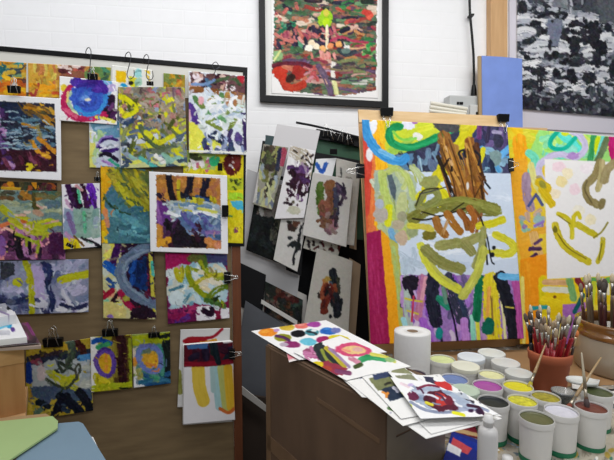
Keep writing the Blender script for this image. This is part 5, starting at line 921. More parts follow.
pin([(-7, 261), (88.5, 259), (88.5, 312), (-7, 315.5)], A_h1, .012, 'grey lilac painting with yellow bars below the yellow green loops')
pin([(26, 347.5), (90.5, 338), (93.5, 410), (26, 421)], A_b1, .012, 'small painting with a grey looping stroke on yellow and pale grey, bottom row', curl=.004)
pin([(90.3, 337), (131.5, 334.5), (132.5, 388), (91.5, 392)], A_b2, .0155, 'small painting of a narrow purple ring on yellow with a maroon trunk, bottom row', curl=.004)
pin([(131.8, 334.5), (170, 331.5), (170.8, 383), (134, 387.5)], A_b3, .012, 'small painting of a wide lilac ring around an orange centre, bottom row', curl=.004)
pin([(180.5, 329.5), (230, 328), (228, 404), (177.5, 407)], A_s1, .010, 'white sheet with a red painted swoosh at the back of the bundle', curl=.003)
for i, (dx, dy) in enumerate(((-1.2, -1.0), (-.6, -.5))):
    pin([(184+dx, 345+dy), (232+dx, 341+dy), (233+dx, 421+dy*.3), (184+dx, 424.5+dy*.3)], A_plain, .018+.003*i, ['plain white sheet at the bottom of the bundle with yellow drips', 'plain white sheet in the middle of the bundle with yellow drips'][i], step=3, curl=.006)
pin([(184, 345), (232.6, 341), (235, 419), (183.5, 423.5)], A_s2, .025, 'white sheet with yellow and blue drips under a dark red band', curl=.008)

# ---------------------------------------------------------------- rack of mount boards and hanging sheets
M_grey = mat('grey_mount_board', 'b4b4b6', .7, noise=.08, scale=5)
M_grey2 = mat('dark_slate_board', '5c5f66', .7, noise=.12, scale=6)
M_lgrey = mat('light_grey_mount', 'c4c0bb', .7, noise=.06, scale=5)
M_dark = mat('black_portfolio_cloth', '17171a', .7)
M_green = mat('green_portfolio_cloth', '1d4a33', .6, noise=.1, scale=20)
M_tan = mat('tan_mount_board', 'a58f76', .7, noise=.06)
# cabinet-like dark box holding them
p = RACK.hit(300, 300, -.10); 
root = empty('print_rack', (p.x, p.y, 0), 'dark print rack crammed with mount boards and portfolios between the two painting boards', 'rack')
def Rw(px, py, off, z=None):
    q = RACK.hit(px, py, off)
    if z is not None: q = q-RACK.b*((q.z-z)/RACK.b.z)
    return q
W4 = [Rw(262, 137, -.06), Rw(376, 146, -.06), Rw(376, 146, -.06, .02), Rw(240, 300, -.06, .02), Rw(249, 220, -.06)]
board('back_panel', None, RACK, 0, .02, M_dark, parent=root, world=W4)
W4 = [Rw(266, 400, .095), Rw(420, 400, .095), Rw(420, 400, .095, .02), Rw(236, 400, .095, .02), Rw(236, 396, .095)]
board('front_rail', None, RACK, 0, .02, mat('dark_brown_rail', '3c3028', .7), parent=root, world=W4)
for x in (245, 372):
    q = Rw(x, 400, -.055, .02)-root.location; bm = bmesh.new()
    prism(bm, [q+Vector((-.015, -.16, 0)), q+Vector((.015, -.16, 0)), q+Vector((.015, .03, 0)), q+Vector((-.015, .03, 0))], Vector((0, 0, -.0199)))
    link('foot', bm, M_dark, root)
reorient(root, 4)
# green portfolio
root = empty('portfolio', Rw(345, 160, -.03), 'dark green portfolio with black edges, topped by a row of silver clips', 'portfolio')
board('cover', [(318, 137.5), (364, 147.5), (364, 240), (300, 232)], RACK, -.030, .018, M_green, parent=root)
board('binding', [(316.5, 128.5), (364.5, 138.5), (364.5, 147.5), (316.5, 138)], RACK, -.028, .024, M_dark, parent=root)
board('tape', [(310, 151), (364, 161), (364, 167), (310, 158)], RACK, -.0285, .001, M_dark, parent=root)
for i, (x, y, r) in enumerate(((325.5, 131, 0), (333, 134.5, -30), (341, 136, 12), (349, 139, -15))):
    put_clip(x, y, RACK, -.024, .042, r, ['leftmost', 'second from left', 'third from left', 'rightmost'][i]+' of four binder clips along the green portfolio edge', 'clips on the green portfolio', 1.1)
bm = bmesh.new(); tube(bm, [Rw(296, 122.5, -.02), Rw(310, 125, -.02), Rw(330, 129.5, -.02), Rw(363, 138.5, -.02)], .006, 6)
tag(link('black_rod', bm, M_dark), 'thin black rod sloping along the top edge of the green portfolio', 'rod')
def rb(name, pts, off, th, m, label, cat='board', holes=(), group=None):
    return board(name, pts, RACK, off, th, m, holes=holes, label=label, cat=cat, group=group)
GB = 'mount boards in the rack'
rb('mount_board', [(277, 123.5), (320.5, 130), (309, 182), (266, 172)], -.012, .003, mat('white_mount', 'c9c7c9', .6), 'pale grey blank card standing at the top of the rack', 'card')
rb('mount_board', [(265.5, 134.5), (275, 136), (270, 176), (263, 174)], -.022, .012, mat('dark_teal_cloth', '2d4346', .7), 'dark teal folder edge left of the pale grey card', 'folder')
rb('mount_board', [(247, 168), (263, 174), (290, 182), (286, 268), (300, 276), (297, 300), (239, 269), (241, 225)], .000, .004, M_grey,
   'large grey mount board with a cut window round the dark painting', holes=[[(262, 184), (285, 188), (277, 259), (250.5, 247)]], group=GB)
o = mesh_sheet('abstract_painting', [(258, 181), (289, 186), (281, 264), (246, 250)], RACK, A_dark, -.006, .8, wave=.0003, mg=.6, rag=1, tex=.05)
tag(o, 'dark green black painting seen through the window of the large grey mount', 'painting')
rb('mount_board', [(236, 262), (307, 296), (308, 345), (306, 380), (236, 350)], -.008, .004, M_lgrey,
   'pale grey mount board with two cut windows low in the rack', holes=[[(244, 271), (262, 280), (259, 308), (241, 300)], [(269, 287), (299, 302), (297, 323), (267, 308)]], group=GB)
rb('mount_board', [(238, 262), (266, 275), (262, 316), (238, 306)], -.014, .003, M_dark, 'black card behind the left window of the pale grey mount', 'card')
o = mesh_sheet('abstract_painting', [(265, 281), (303, 300), (301, 330), (264, 312)], RACK, A_dark2, -.014, .8, wave=.0003, mg=.8, rag=1, tex=.05)
tag(o, 'small dark red and green painting seen through the low right window of the mount', 'painting')
rb('mount_strip', [(261.5, 299.5), (297.5, 321), (297, 325.5), (261, 303.5)], .006, .003, mat('white_edge', 'd8d6d2', .6), 'thin white card edge running under the dark red and green painting', 'card')
rb('mount_board', [(245, 301.5), (285, 326), (276, 420), (234, 388), (239, 340)], .012, .005, M_grey2, 'dark slate board leaning at the bottom left of the rack', group=GB)
rb('mount_board', [(236.5, 386.5), (240.5, 386), (268, 408), (268, 414), (236.5, 391)], .112, .010, mat('white_board_edge', 'c4c2be', .6), 'white board edge showing low beside the cardboard box', 'board')
rb('mount_board', [(288, 235), (304, 241), (301, 276), (286, 270)], .007, .003, M_dark, 'black card between the flower drawing and the lower figure painting', 'card')
rb('mount_board', [(352, 170), (359, 172), (357, 250), (350, 248)], -.004, .003, M_tan, 'narrow tan board strip standing behind the pale hanging sheet', 'board')
rb('mount_board', [(350, 258), (361.5, 265), (355.5, 345), (340, 345)], .004, .004, M_tan, 'tan backing board behind the lower figure painting', 'board')
RG = 'painted sheets hanging in the rack'
def rk(quad, fn, off, label, name='painted_sheet', **k):
    k.setdefault('rag', 1.1); k.setdefault('tex', .05)
    k.setdefault('curl', .006); k.setdefault('wave', .0015)
    return tag(mesh_sheet(name, quad, RACK, fn, off, .72, **k), label, 'painting', RG)
rk([(263.5, 144), (288.5, 147.5), (272, 210), (252.5, 204)], A_k1, .012, 'narrow olive and grey streaked sheet hanging leftmost in the rack')
rk([(336, 158), (361, 164), (354, 246), (336, 242)], A_k4, .010, 'pale beige sheet hanging behind the upper figure painting')
rk([(316, 159), (336.5, 158), (330, 186), (313, 182)], A_k3, .014, 'white sheet with a blue brush mark behind the upper figure painting')
rk([(307, 232), (342, 243), (337, 259), (303, 248)], A_k6, .012, 'white sheet with small red and black marks between the two figure paintings')
rk([(285, 198), (310, 206), (297, 271.5), (273.5, 259.5)], A_k2b, .018, 'off white sheet with black flower marks hanging below the purple one', curl=.025)
rk([(290.5, 145.5), (315.5, 151), (304, 218), (274.5, 219)], A_k2, .026, 'white sheet with purple and maroon blots hanging beside the olive one')
rk([(317, 248), (352.5, 261), (347.5, 338), (303, 326)], A_k7, .020, 'pale sheet with a red, yellow and black figure, lower of the two figure paintings', curl=.018, side=.006)
rk([(313, 172.5), (353, 180), (345.5, 247), (302, 235)], A_k5, .030, 'pale sheet with a green and brown figure, upper of the two figure paintings', curl=.02, side=.006)
put_clip(333.5, 149, RACK, .034, .036, 0, 'grey binder clip holding the pale beige sheet in the rack', G, 1.2, False)

# ---------------------------------------------------------------- kitchen roll, tubs, pots
def on_table(px, py, z): return Flat(z).hit(px, py)
def place_at(px, depth): r = ray(px, 300); return Vector((r.x/r.y*depth, depth, TABLE))
root = empty('kitchen_roll', place_at(413, 1.52), 'white kitchen paper roll standing behind the painted papers', 'paper roll')
bm = bmesh.new(); H = CAMZ-TABLE-(333-200)/430*1.52
lathe(bm, [(.020, 0), (.0635, 0), (.0645, .004), (.0645, H-.004), (.0635, H), (.020, H)], 48, close=True)
link('paper', bm, mat('tissue_paper', 'e8e6e4', .9, bump=.3, scale=60), root, smooth=True)
bm = bmesh.new(); lathe(bm, [(.0198, .001), (.0198, H-.001), (.018, H-.001), (.018, .001)], 32, close=True); link('cardboard_core', bm, mat('core_card', '8b7560', .9), root, smooth=True)

M_tub = mat('white_tub_plastic', 'e4e2de', .4); M_tubg = mat('green_tub_base', '1f7a56', .45); M_lid = mat('translucent_lid_plastic', 'd9dad6', .35)
TH = .115
def tub_mesh(kind):
    r = empty('paint_tub')
    bm = bmesh.new(); lathe(bm, [(0, .008), (.92, .008), (1.0, TH-.016), (1.0, TH-.014), (.96, TH-.014), (.88, .012), (0, .012)], 40); link('tub_wall', bm, M_tub, r, smooth=True)
    bm = bmesh.new(); lathe(bm, [(0, 0), (.93, 0), (.955, .002), (.965, .014), (.935, .0145), (.92, .0081), (0, .0079)], 40); link('green_base', bm, M_tubg, r, smooth=True)
    bm = bmesh.new(); lathe(bm, [(.985, TH-.0135), (1.045, TH-.016), (1.055, TH-.009), (1.045, TH-.002), (1.01, TH), (.975, TH-.002), (.965, TH-.012)], 40, close=True); link('rim', bm, M_tub, r, smooth=True)
    return r
def finish(o, x, y, rad, hs=1.0):
    o.location = (x, y, TABLE); o.scale = (rad, rad, hs)
TUB0 = tub_mesh(0)
T = [  # px, py of rim, px width, paint colour, kind, label
 (443, 359, 27, 'dfe7a6', 'p', 'tub of pale lime paint right beside the kitchen roll'),
 (472, 357.5, 27, 'dfe4ea', 'l', 'tub with a bluish white lid at the back, second from the kitchen roll'),
 (465, 366.5, 28, 'e6e4d2', 'l', 'tub with a cream lid in front of the bluish white lid'),
 (492, 354.5, 27, 'dedfda', 'l', 'tub with a white lid, rearmost of all the tubs'),
 (505, 363, 28, 'd5d4d0', 'l', 'tub with a greyish lid beside the rearmost tub'),
 (518, 373, 27, 'cdcdc8', 'l', 'tub with a grey white lid beside the terracotta pot'),
 (491, 374, 26, 'e0dda6', 'p', 'tub of cream yellow paint behind the magenta one'),
 (454, 378.5, 29, '6f82b4', 'p', 'tub of slate blue paint behind the stacked papers'),
 (487.5, 385, 30, 'a5489c', 'p', 'tub of bright magenta purple paint'),
 (519, 386, 30, 'd8cc18', 'p', 'tub of bright yellow paint with a brush leaning in it'),
 (467, 391.5, 29, 'bccbb8', 'l', 'tub with a pale green lid half hidden by the papers'),
 (414, 373, 26, '3a2036', 'p', 'tub of dark plum paint in front of the kitchen roll'),
 (492, 400, 32, '0a121c', 'p', 'tub of navy black paint behind the white squeeze bottle'),
 (521.5, 400, 30, 'c6c02c', 'g', 'tub of lumpy mustard paint behind the dark olive one'),
 (545, 396.5, 29, '988c22', 'g', 'tub of brown olive paint in front of the terracotta pot'),
 (536.5, 417, 34, '5b5c38', 'p', 'tub of dark olive paint, nearest of all'),
 (560.5, 409.5, 33, 'cfcdd8', 'p', 'tub of pale lilac paint with a brown tipped brush in it'),
 (591, 406.5, 31, '6a3226', 'p', 'tub of rust red paint with a brush standing in it'),
 (597, 391, 30, '48502e', 'p', 'tub of dark green paint with its white lid pushed back'),
]
rim_z = TABLE+TH
pos = []
for t in T:
    w = Flat(rim_z).hit(t[0], t[1]); pos.append([w.x, w.y, t[2]/2*w.y/430/1.06])
for it in range(60):
    for i in range(len(pos)):
        for j in range(i):
            dx, dy = pos[i][0]-pos[j][0], pos[i][1]-pos[j][1]; d = math.hypot(dx, dy); m = (pos[i][2]+pos[j][2])*1.065-d
            if m > 0:
                s = m/2/max(d, 1e-6); pos[i][0] += dx*s; pos[i][1] += dy*s; pos[j][0] -= dx*s; pos[j][1] -= dy*s
                pos[i][2] *= .995; pos[j][2] *= .995
bmp = bmesh.new(); lathe(bmp, [(0, TH-.0075), (.5, TH-.0072), (.93, TH-.0065), (.975, TH-.0045), (.955, TH-.018), (0, TH-.018)], 36)
pm = bpy.data.meshes.new('paint_fill'); bmesh.ops.recalc_face_normals(bmp, faces=bmp.faces); bmp.to_mesh(pm); bmp.free()
bml = bmesh.new(); lathe(bml, [(0, TH+.0035), (.9, TH+.003), (.96, TH+.0025), (1.02, TH+.005), (1.075, TH+.003), (1.08, TH-.008), (1.066, TH-.008), (1.064, TH+.0008), (0, TH+.0006)], 40)
lm = bpy.data.meshes.new('lid'); bmesh.ops.recalc_face_normals(bml, faces=bml.faces); bml.to_mesh(lm); bml.free()
for mm in (pm, lm):
    for f in mm.polygons: f.use_smooth = True
for i, (t, (x, y, r)) in enumerate(zip(T, pos)):
    o = copy_tree(TUB0); finish(o, x, y, r); tag(o, t[5], 'paint tub', 'paint tubs on the work table')
    me = (lm if t[4] == 'l' else pm).copy(); me.materials.clear()
    me.materials.append(mat('lid_'+t[3], t[3], .35) if t[4] == 'l' else mat('paint_'+t[3], t[3], .35 if t[4] == 'p' else .5, bump=.5 if t[4] == 'g' else .15, scale=3, noise=.3 if t[4] == 'g' else .06))
    c = bpy.data.objects.new('lid' if t[4] == 'l' else 'paint', me); COL.objects.link(c); c.parent = o
    c['label'] = ('lid' if t[4] == 'l' else 'paint')+' of this tub'
    del c['label']
for ch in list(TUB0.children): bpy.data.objects.remove(ch)
bpy.data.objects.remove(TUB0)
# clear jar with rinse water
w = Flat(TABLE+.10).hit(565, 393.5)
M_clear = mat('clear_plastic', 'dfe3e4', .12, trans=.85)
root = empty('clear_pot', (w.x, w.y+.01, TABLE), 'small clear plastic pot squeezed between the terracotta pot and lilac paint', 'pot')
bm = bmesh.new(); lathe(bm, [(0, 0), (.027, 0), (.031, .10), (.033, .101), (.033, .104), (.0295, .104), (.0255, .003), (0, .003)], 32); link('pot_wall', bm, M_clear, root, smooth=True)
bm = bmesh.new(); lathe(bm, [(0, .004), (.0245, .004), (.0275, .085), (0, .085)], 32); link('rinse_water', bm, mat('cloudy_water', 'b8bcc0', .15), root, smooth=True)
# pushed back lid
x, y, r = pos[-1]
bm = bmesh.new(); lathe(bm, [(0, 0), (1.06*r, 0), (1.06*r, .009), (1.0*r, .009), (.95*r, .003), (0, .003)], 40)
o = link('tub_lid', bm, M_lid, smooth=True, loc=(x-.004, y+r*1.55, TABLE+TH-.001)); o.rotation_euler = (math.radians(-8), 0, math.radians(-8))
tag(o, 'white tub lid tipped up behind the dark green paint', 'lid')

# terracotta pot
tp = place_at(552, 1.52); tz = CAMZ-TABLE-(359-200)/430*1.47
POTR = .073
root = empty('terracotta_pot', tp, 'terracotta flower pot packed with red handled brushes', 'pot')
bm = bmesh.new(); lathe(bm, [(0, 0), (.056, 0), (.066, tz-.035), (.070, tz-.034), (POTR, tz-.004), (POTR-.002, tz), (.065, tz), (.062, tz-.03), (.050, .008), (0, .008)], 48)
link('pot_body', bm, mat('terracotta', 'b3603f', .75, noise=.08, scale=12), root, smooth=True)
# stoneware jar
jp = place_at(624, 1.70); jh = CAMZ-TABLE-(322-200)/430*1.7
JR = .168
root = empty('stoneware_jar', jp, 'large beige stoneware jar with a glossy brown rim, full of brushes', 'jar')
bm = bmesh.new(); lathe(bm, [(0, 0), (.150, 0), (.160, .01), (JR-.002, jh*.4), (JR-.004, jh-.062), (.157, jh-.045), (.149, jh-.045), (.150, .012), (0, .012)], 64)
link('jar_body', bm, mat('stoneware', 'a89b88', .35, noise=.08, scale=8, coat=.4), root, smooth=True)
bm = bmesh.new(); lathe(bm, [(JR-.004, jh-.062), (JR+.001, jh-.055), (JR-.006, jh-.040), (.155, jh-.034), (.158, jh-.022), (JR-.004, jh-.014), (JR-.002, jh-.004), (.158, jh), (.150, jh-.003), (.149, jh-.046)], 64, close=True)
link('glazed_rim', bm, mat('brown_glaze', '7c5226', .2, noise=.3, scale=14, coat=.8), root, smooth=True)

# brushes
def brush(hcol, fcol, bcol, L=.27, hr=.0045, br=.006, bl=.028, fl=.035, name='paint_brush', flat=1.0):
    r = empty(name)
    bm = bmesh.new(); lathe(bm, [(0, 0), (hr*.45, .003), (hr*.6, .02), (hr*.8, L*.35), (hr*1.15, L*.7-.01), (hr*.9, L-fl-bl), (0, L-fl-bl)], 10); link('handle', bm, mat('handle_'+hcol, hcol, .35, coat=.3), r, smooth=True)
    bm = bmesh.new(); lathe(bm, [(0, L-fl-bl), (hr*.92, L-fl-bl), (hr*1.0, L-fl*.4-bl), (br*.8, L-bl), (0, L-bl)], 10); link('ferrule', bm, mat('ferrule_'+fcol, fcol, .3, metal=.9), r, smooth=True)
    bm = bmesh.new(); lathe(bm, [(0, L-bl), (br*.8, L-bl), (br*1.1, L-bl*.6), (br*.85, L-bl*.2), (br*.3, L), (0, L)], 10)
    link('bristles', bm, mat('bristle_'+bcol, bcol, .8, bump=.6, scale=120, stretch=(1, 1, .05)), r, smooth=True)
    for c in r.children: c.scale = (1, flat, 1)
    return r
def aim(o, base, tip, roll=0):
    d = (Vector(tip)-Vector(base)).normalized()
    o.matrix_world = Matrix.Translation(base) @ d.to_track_quat('Z', 'Y').to_matrix().to_4x4() @ Matrix.Rotation(roll, 4, 'Z')
rr = random.Random(4)
protos = [brush('a01c28', 'b8b4ac', b, .238+.016*i, .0042, .0058+.0008*(i % 3), .032, .05) for i, b in enumerate(('b9a384', '8d7a68', '5a4c46', 'cfc2a4'))]
bt = tp+Vector((0, 0, 0))
nb = 26
for i in range(nb):
    a = i*2.39996+.4; q = math.sqrt((i+.5)/nb)
    base = bt+Vector((math.cos(a)*q*.026, math.sin(a)*q*.026, .012)); top = bt+Vector((math.cos(a)*q*.059, math.sin(a)*q*.059, tz-.004))
    d = (top-base).normalized()
    o = copy_tree(protos[i % 4]); aim(o, base, top, rr.random()*6)
    tag(o, 'red handled brush with '+('tan', 'grey brown', 'dark brown', 'cream')[i % 4]+' bristles, packed in the terracotta pot', 'brush', 'red handled brushes in the terracotta pot')
for pr in protos:
    for ch in list(pr.children): bpy.data.objects.remove(ch)
    bpy.data.objects.remove(pr)
ob = brush('3a2a26', 'c8b090', 'd9824a', .22, .004, .008, .024); aim(ob, bt+Vector((.0385, -.032, .014)), bt+Vector((.052, -.0425, tz-.004)))
tag(ob, 'brush with a peach orange bristle head at the right of the terracotta pot', 'brush')
bk = brush('15161a', '2c2c30', '1c1c20', .225, .007, .008, .03); aim(bk, bt+Vector((-.046, .012, .012)), bt+Vector((-.0625, .008, tz)))
tag(bk, 'thick black handled brush at the left of the terracotta pot', 'brush')
protos = [brush(h, 'bdbab4', b, .32+.016*i, .0055, .008+.001*(i % 3), .04, .05) for i, (h, b) in enumerate((('5a3a2a', '8a7a6a'), ('2a2a2e', 'a89a86'), ('4c2426', '4a423c'), ('6a5a48', 'cdbfa0')))]
nb = 34
for i in range(nb):
    a = i*2.39996+1.0; q = math.sqrt((i+.5)/nb)
    base = jp+Vector((math.cos(a)*q*.115, math.sin(a)*q*.115, .016)); top = jp+Vector((math.cos(a)*q*.138, math.sin(a)*q*.138, jh-.004))
    o = copy_tree(protos[i % 4]); aim(o, base, top, rr.random()*6)
    tag(o, ('brown handled brush with grey brown', 'black handled brush with beige', 'maroon handled brush with dark', 'drab handled brush with cream')[i % 4]+' bristles in the stoneware jar', 'brush', 'brushes in the stoneware jar')
for pr in protos:
    for ch in list(pr.children): bpy.data.objects.remove(ch)
    bpy.data.objects.remove(pr)
# brushes standing in tubs: tip rests in the paint
def dip(idx, tx, ty, ex, ey, dep, label, hcol='b08a5a', L=.26, hr=.0045, bcol='7a3a28', br=.007):
    x, y, r = pos[idx]
    tip = Flat(rim_z-.012).hit(tx, ty)
    tip.z = TABLE+TH-.016
    rE = ray(ex, ey); end = CAM+rE*(dep/rE.y)
    L = (end-tip).length
    o = brush(hcol, 'b8ae9c', bcol, L, hr, br, .03, .035); aim(o, end, tip); return tag(o, label, 'brush')
dip(16, 566, 410, 601.5, 357, 1.30, 'long wooden brush with a rust brown tip leaning in the pale lilac paint', 'a58962')
dip(17, 587.5, 409, 581.5, 352, 1.22, 'slim grey brush standing upright in the rust red paint', 'b3a890', bcol='4a3c3c')
dip(9, 528, 389, 546, 343, 1.40, 'slim wooden brush leaning in the bright yellow paint', '9c7c50', bcol='b0a030')

# squeeze bottle and its cap
def lathe_part(prof, name, m, parent, seg=32):
    bm = bmesh.new(); lathe(bm, prof, seg); return link(name, bm, m, parent, smooth=True)
M_bot = mat('white_bottle_plastic', 'd8d5d3', .35)
bp_ = place_at(492, .84)
root = empty('squeeze_bottle', bp_, 'white plastic squeeze bottle standing in front of the navy black paint', 'bottle')
lathe_part([(0, 0), (.0175, 0), (.0190, .004), (.0194, .214), (.0165, .224), (.0098, .229), (0, .229)], 'bottle_body', M_bot, root)
lathe_part([(0, .2292), (.0098, .2292), (.0098, .237), (.011, .238), (.011, .242), (.0085, .244), (.008, .252), (0, .252)], 'cap', mat('white_cap', 'e6e4e2', .3), root)
q = Flat(TABLE+.012).hit(507.5, 458)
root = empty('bottle_cap', (q.x, q.y, TABLE), 'small round white screw cap lying beside the squeeze bottle', 'cap')
lathe_part([(0, 0), (.0135, 0), (.014, .003), (.013, .016), (0, .017)], 'cap_shell', mat('white_cap', 'e6e4e2', .3), root)

# magazines, striped sheet
def flat_sheet(name, quad, z, fn, label, cat, th=.001, group=None, **k):
    k.setdefault('wave', .001); st = k.pop('step', .7)
    return tag(mesh_sheet(name, quad, Flat(z), fn, 0, st, th, **k), label, cat, group)
flat_sheet('magazine', [(452, 412), (474, 422), (479, 438), (440, 428)], TABLE+.024, A_mag2, 'dark red and black magazine lying under the edge of the papers', 'magazine', .022)
flat_sheet('magazine', [(452, 431), (484, 441), (500, 478), (440, 470)], TABLE+.032, A_mag1, 'blue magazine with a red and white panel beside the squeeze bottle', 'magazine', .008)
flat_sheet('striped_paper', [(602, 389), (650, 389), (650, 405), (599, 403)], TABLE+.006, A_zebra, 'black and white striped paper in front of the stoneware jar', 'paper', .002)
flat_sheet('newspaper', [(575, 408), (660, 420), (640, 470), (560, 474)], TABLE+.0022, A_news, 'paint spattered newspaper sheet on the table at the bottom right', 'newspaper', .0012)
flat_sheet('white_rag', [(571, 376), (600, 380), (596, 392), (572, 388)], TABLE+.008, A_plain, 'white paper scrap between the terracotta pot and the stoneware jar', 'paper', .0015, wave=.002, step=2)

# ---------------------------------------------------------------- cardboard box and the papers on it
BZ = .98
B0 = Vector((.181, .945, 0)); bu = Vector((-.591, .807, 0)); bv = Vector((.807, .591, 0))
root = empty('cardboard_box', B0+bu*.27+bv*.11, 'tall brown cardboard box carrying the heap of painted papers', 'box')
def bw(a, b, z): return B0+bu*a+bv*b+Vector((0, 0, z))-root.location
bm = bmesh.new(); prism(bm, [bw(0, 0, 0), bw(0, .222, 0), bw(.533, .222, 0), bw(.533, 0, 0)], Vector((0, 0, BZ-.004))); bevel(bm, .004, 1)
link('carton', bm, M_card, root)
bm = bmesh.new(); prism(bm, [bw(.002, .003, BZ-.0035), bw(.002, .109, BZ-.0035), bw(.531, .109, BZ-.0035), bw(.531, .003, BZ-.0035)], Vector((0, 0, .003))); link('top_flap', bm, M_card, root)
bm = bmesh.new(); prism(bm, [bw(.002, .113, BZ-.0035), bw(.002, .219, BZ-.0035), bw(.531, .219, BZ-.0035), bw(.531, .113, BZ-.0035)], Vector((0, 0, .003))); link('top_flap', bm, M_card, root)
M_tape = mat('parcel_tape', '7b614a', .3, noise=.1, scale=10)
nf = -bv*.0012
for z0, a0, a1, w_ in ((.62, .0, .53, .05), (.885, .02, .26, .012)):
    bm = bmesh.new(); prism(bm, [bw(a0, 0, z0)+nf*.2, bw(a1, 0, z0+.01)+nf*.2, bw(a1, 0, z0+.01+w_)+nf*.2, bw(a0, 0, z0+w_)+nf*.2], nf); link('tape_strip', bm, M_tape, root)
bm = bmesh.new(); prism(bm, [bw(.505, 0, .3)+nf*.2, bw(.533, 0, .3)+nf*.2, bw(.533, 0, BZ-.004)+nf*.2, bw(.505, 0, BZ-.004)+nf*.2], nf); link('tape_strip', bm, M_tape, root)
for z0, w_, c in ((.905, .055, 'strip'), (.55, .35, 'strip')):
    bm = bmesh.new(); f_ = -bu*.0012; prism(bm, [bw(0, .004, z0)+f_*.2, bw(0, .218, z0)+f_*.2, bw(0, .218, z0+w_)+f_*.2, bw(0, .004, z0+w_)+f_*.2], f_); link('tape_strip', bm, mat('clear_parcel_tape', '74695b', .35, noise=.2, scale=10), root)
bm = bmesh.new(); prism(bm, [bw(0, .0, .3)+f_*1.3, bw(0, .03, .3)+f_*1.3, bw(0, .03, .975)+f_*1.3, bw(0, .0, .975)+f_*1.3], f_); link('tape_strip', bm, MATS['clear_parcel_tape'], root)
reorient(root, 36.2)
PG = 'painted papers on the cardboard box'
def ps(quad, fn, z, label, **k): return flat_sheet('painted_paper', quad, BZ+z, fn, label, 'painting', .0008, PG, **k)
ps([(284, 344), (305, 341), (312, 357), (289, 362)], A_pink, .0015, 'small pink and teal scrap sticking out under the palette sheet')
ps([(351, 386), (404, 368), (502, 418.5), (426, 439)], A_plain2, .002, 'white sheet lowest in the front of the heap of papers', step=1.5)
ps([(376, 380), (440, 374), (480, 421), (431, 434)], A_plain2, .0045, 'white sheet second from the bottom in the front of the heap', step=1.5)
ps([(334, 371), (362, 366), (398, 400), (362, 397)], A_u3, .0055, 'white scrap edge poking out below the olive and slate sheet', step=.9)
ps([(343, 378), (392, 366), (447, 414), (403, 426)], A_u3, .007, 'white sheet with orange and black scraps showing below the olive one')
ps([(357, 371), (398, 362), (455, 408), (401, 419)], A_u4, .010, 'white sheet with olive and slate blocks in the middle of the heap')
ps([(251, 331), (326, 320), (387, 352), (299, 360)], A_pal, .006, 'white sheet painted with rows of coloured ovals, furthest on the box')
ps([(293.5, 352), (340, 335.5), (411, 366), (346, 380)], A_t2, .011, 'painted sheet with a pink ring and a yellow and black shape on the heap', wave=.0015)
ps([(388, 372), (436, 376), (502, 416), (424, 412)], A_u5, .0165, 'white sheet with a red patch under the topmost blue ring paper')
ps([(390.5, 377), (430, 382), (499, 415), (420.5, 418.5)], A_t4, .021, 'topmost paper with a blue grey ring around red shapes', wave=.002)

# ---------------------------------------------------------------- desk on the left with folders, wooden box and papers
DZ = .80
root = empty('desk', (-.95, 1.15, 0), 'low desk at the left edge carrying the green and blue folders', 'desk')
D1 = Flat(DZ).hit(62, 425); D2 = Flat(DZ).hit(98, 470)
dd = (D2-D1).normalized(); D3 = D1+dd*.62; D0 = D1
bm = bmesh.new(); r0 = root.location
prism(bm, [D0-r0, D3-r0, Vector((-1.7, D3.y, DZ))-r0, Vector((-1.7, 1.0, DZ))-r0, Vector((-1.35, 1.45, DZ))-r0, Vector((-.975, 1.46, DZ))-r0, Flat(DZ).hit(25.5, 416.5)-r0], Vector((0, 0, -.03))); link('desktop', bm, M_post, root)
for px_, py_ in ((D0.x-.08, D0.y-.06), (D3.x-.08, D3.y+.06), (-1.35, 1.3), (-1.6, D3.y+.06)):
    bm = bmesh.new(); q = Vector((px_, py_, 0))-r0; box(bm, q.x-.025, q.x+.025, q.y-.025, q.y+.025, 0, DZ-.031); link('leg', bm, M_post, root)
def fb(name, quad, z, th, m, label, cat):
    return board(name, None, Flat(DZ), 0, th, m, world=[Flat(DZ+z).hit(*p) for p in quad], label=label, cat=cat)
fb('white_card', [(70, 433), (93, 437), (113, 480), (60, 480)], .004, .002, M_white, 'white card sticking out from under the blue folder', 'card')
fb('folder', [(50, 424), (78.5, 421.5), (83, 423.5), (122, 486), (-10, 486)], .010, .005, mat('dusty_blue_card', '7a93a6', .7, noise=.03), 'dusty blue card folder lying on the desk', 'folder')
fb('brown_card', [(-60, 424), (46, 413.5), (53, 418), (-20, 470)], .015, .003, mat('kraft_card', 'a98a62', .8), 'brown kraft card under the green folder', 'card')
fb('folder', [(-60, 427), (52.5, 416), (58, 421), (57.5, 428), (0, 466), (-60, 500)], .021, .005, mat('light_green_card', 'a6bf82', .7, noise=.03), 'light green card folder on top of the blue folder', 'folder')
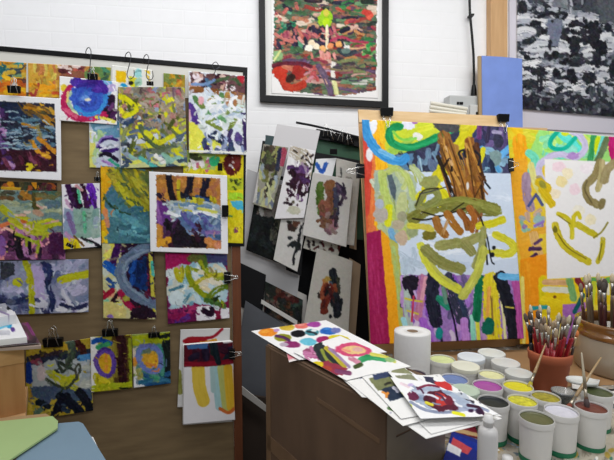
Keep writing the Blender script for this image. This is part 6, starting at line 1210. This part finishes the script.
# wooden box
WX = Plane((-.84, 1.29, 0), 34)
zt = .995; A = WX.hit(24.5, 370); A.z = DZ+.0005
root = empty('wooden_box', A+WX.a*-.2, 'pine box with a drawer standing on the desk at the left edge', 'box')
def wb(a, d, z): return A-WX.a*a-WX.n*d+Vector((0, 0, z-A.z))-root.location
ztp = WX.hit(24.5, 346).z
bm = bmesh.new(); prism(bm, [wb(0, 0, DZ+.0005), wb(.42, 0, DZ+.0005), wb(.42, .2, DZ+.0005), wb(0, .2, DZ+.0005)], Vector((0, 0, ztp-DZ))); link('carcass', bm, wmat('warm_pine', 'b98a58', 'a87846', st=(12, 12, 1.5)), root)
zb = WX.hit(24.5, 362).z
bm = bmesh.new(); prism(bm, [wb(-.001, -.004, zb), wb(.42, -.004, zb), wb(.42, -.0002, zb), wb(-.001, -.0002, zb)], Vector((0, 0, ztp-zb))); link('top_rail', bm, wmat('warm_pine_pale', 'c59a66', 'b98c58', st=(2, 12, 12)), root)
bm = bmesh.new(); prism(bm, [wb(.11, -.012, .86), wb(.16, -.012, .86), wb(.16, -.0002, .86), wb(.11, -.0002, .86)], Vector((0, 0, .03))); bevel(bm, .003, 1); link('drawer_pull', bm, M_clipb, root)
# boards and papers on it
def fs(name, quad, z, th, m, label, cat): return board(name, None, Flat(z), 0, th, m, world=[Flat(z).hit(*p) for p in quad], label=label, cat=cat)
z0 = ztp+.0005
fs('wooden_board', [(-60, 345), (30, 337.5), (41, 344), (41, 346), (-60, 352)], z0+.008, .008, mat('greyish_pink_board', 'a08d80', .7, noise=.1, scale=14), 'scuffed greyish board lying on top of the pine box', 'board')
flat_sheet('painted_paper', [(-60, 332), (28, 322), (40, 343), (-60, 352)], z0+.014, A_l1, 'dark purple and orange painted paper under the cyan one', 'painting', .001, wave=.001)
flat_sheet('painted_paper', [(-40, 318), (12, 306), (27, 337), (-40, 344)], z0+.034, A_l2, 'white paper with a cyan stroke on the stack at the left edge', 'painting', .018, wave=.001)
flat_sheet('painted_paper', [(-40, 310), (5, 303), (16, 314), (-40, 326)], z0+.066, A_l3, 'white paper with grey and black marks on top of the stack at the left edge', 'painting', .031, wave=.002)

for ch in list(CLIP0.children): bpy.data.objects.remove(ch)
bpy.data.objects.remove(CLIP0)
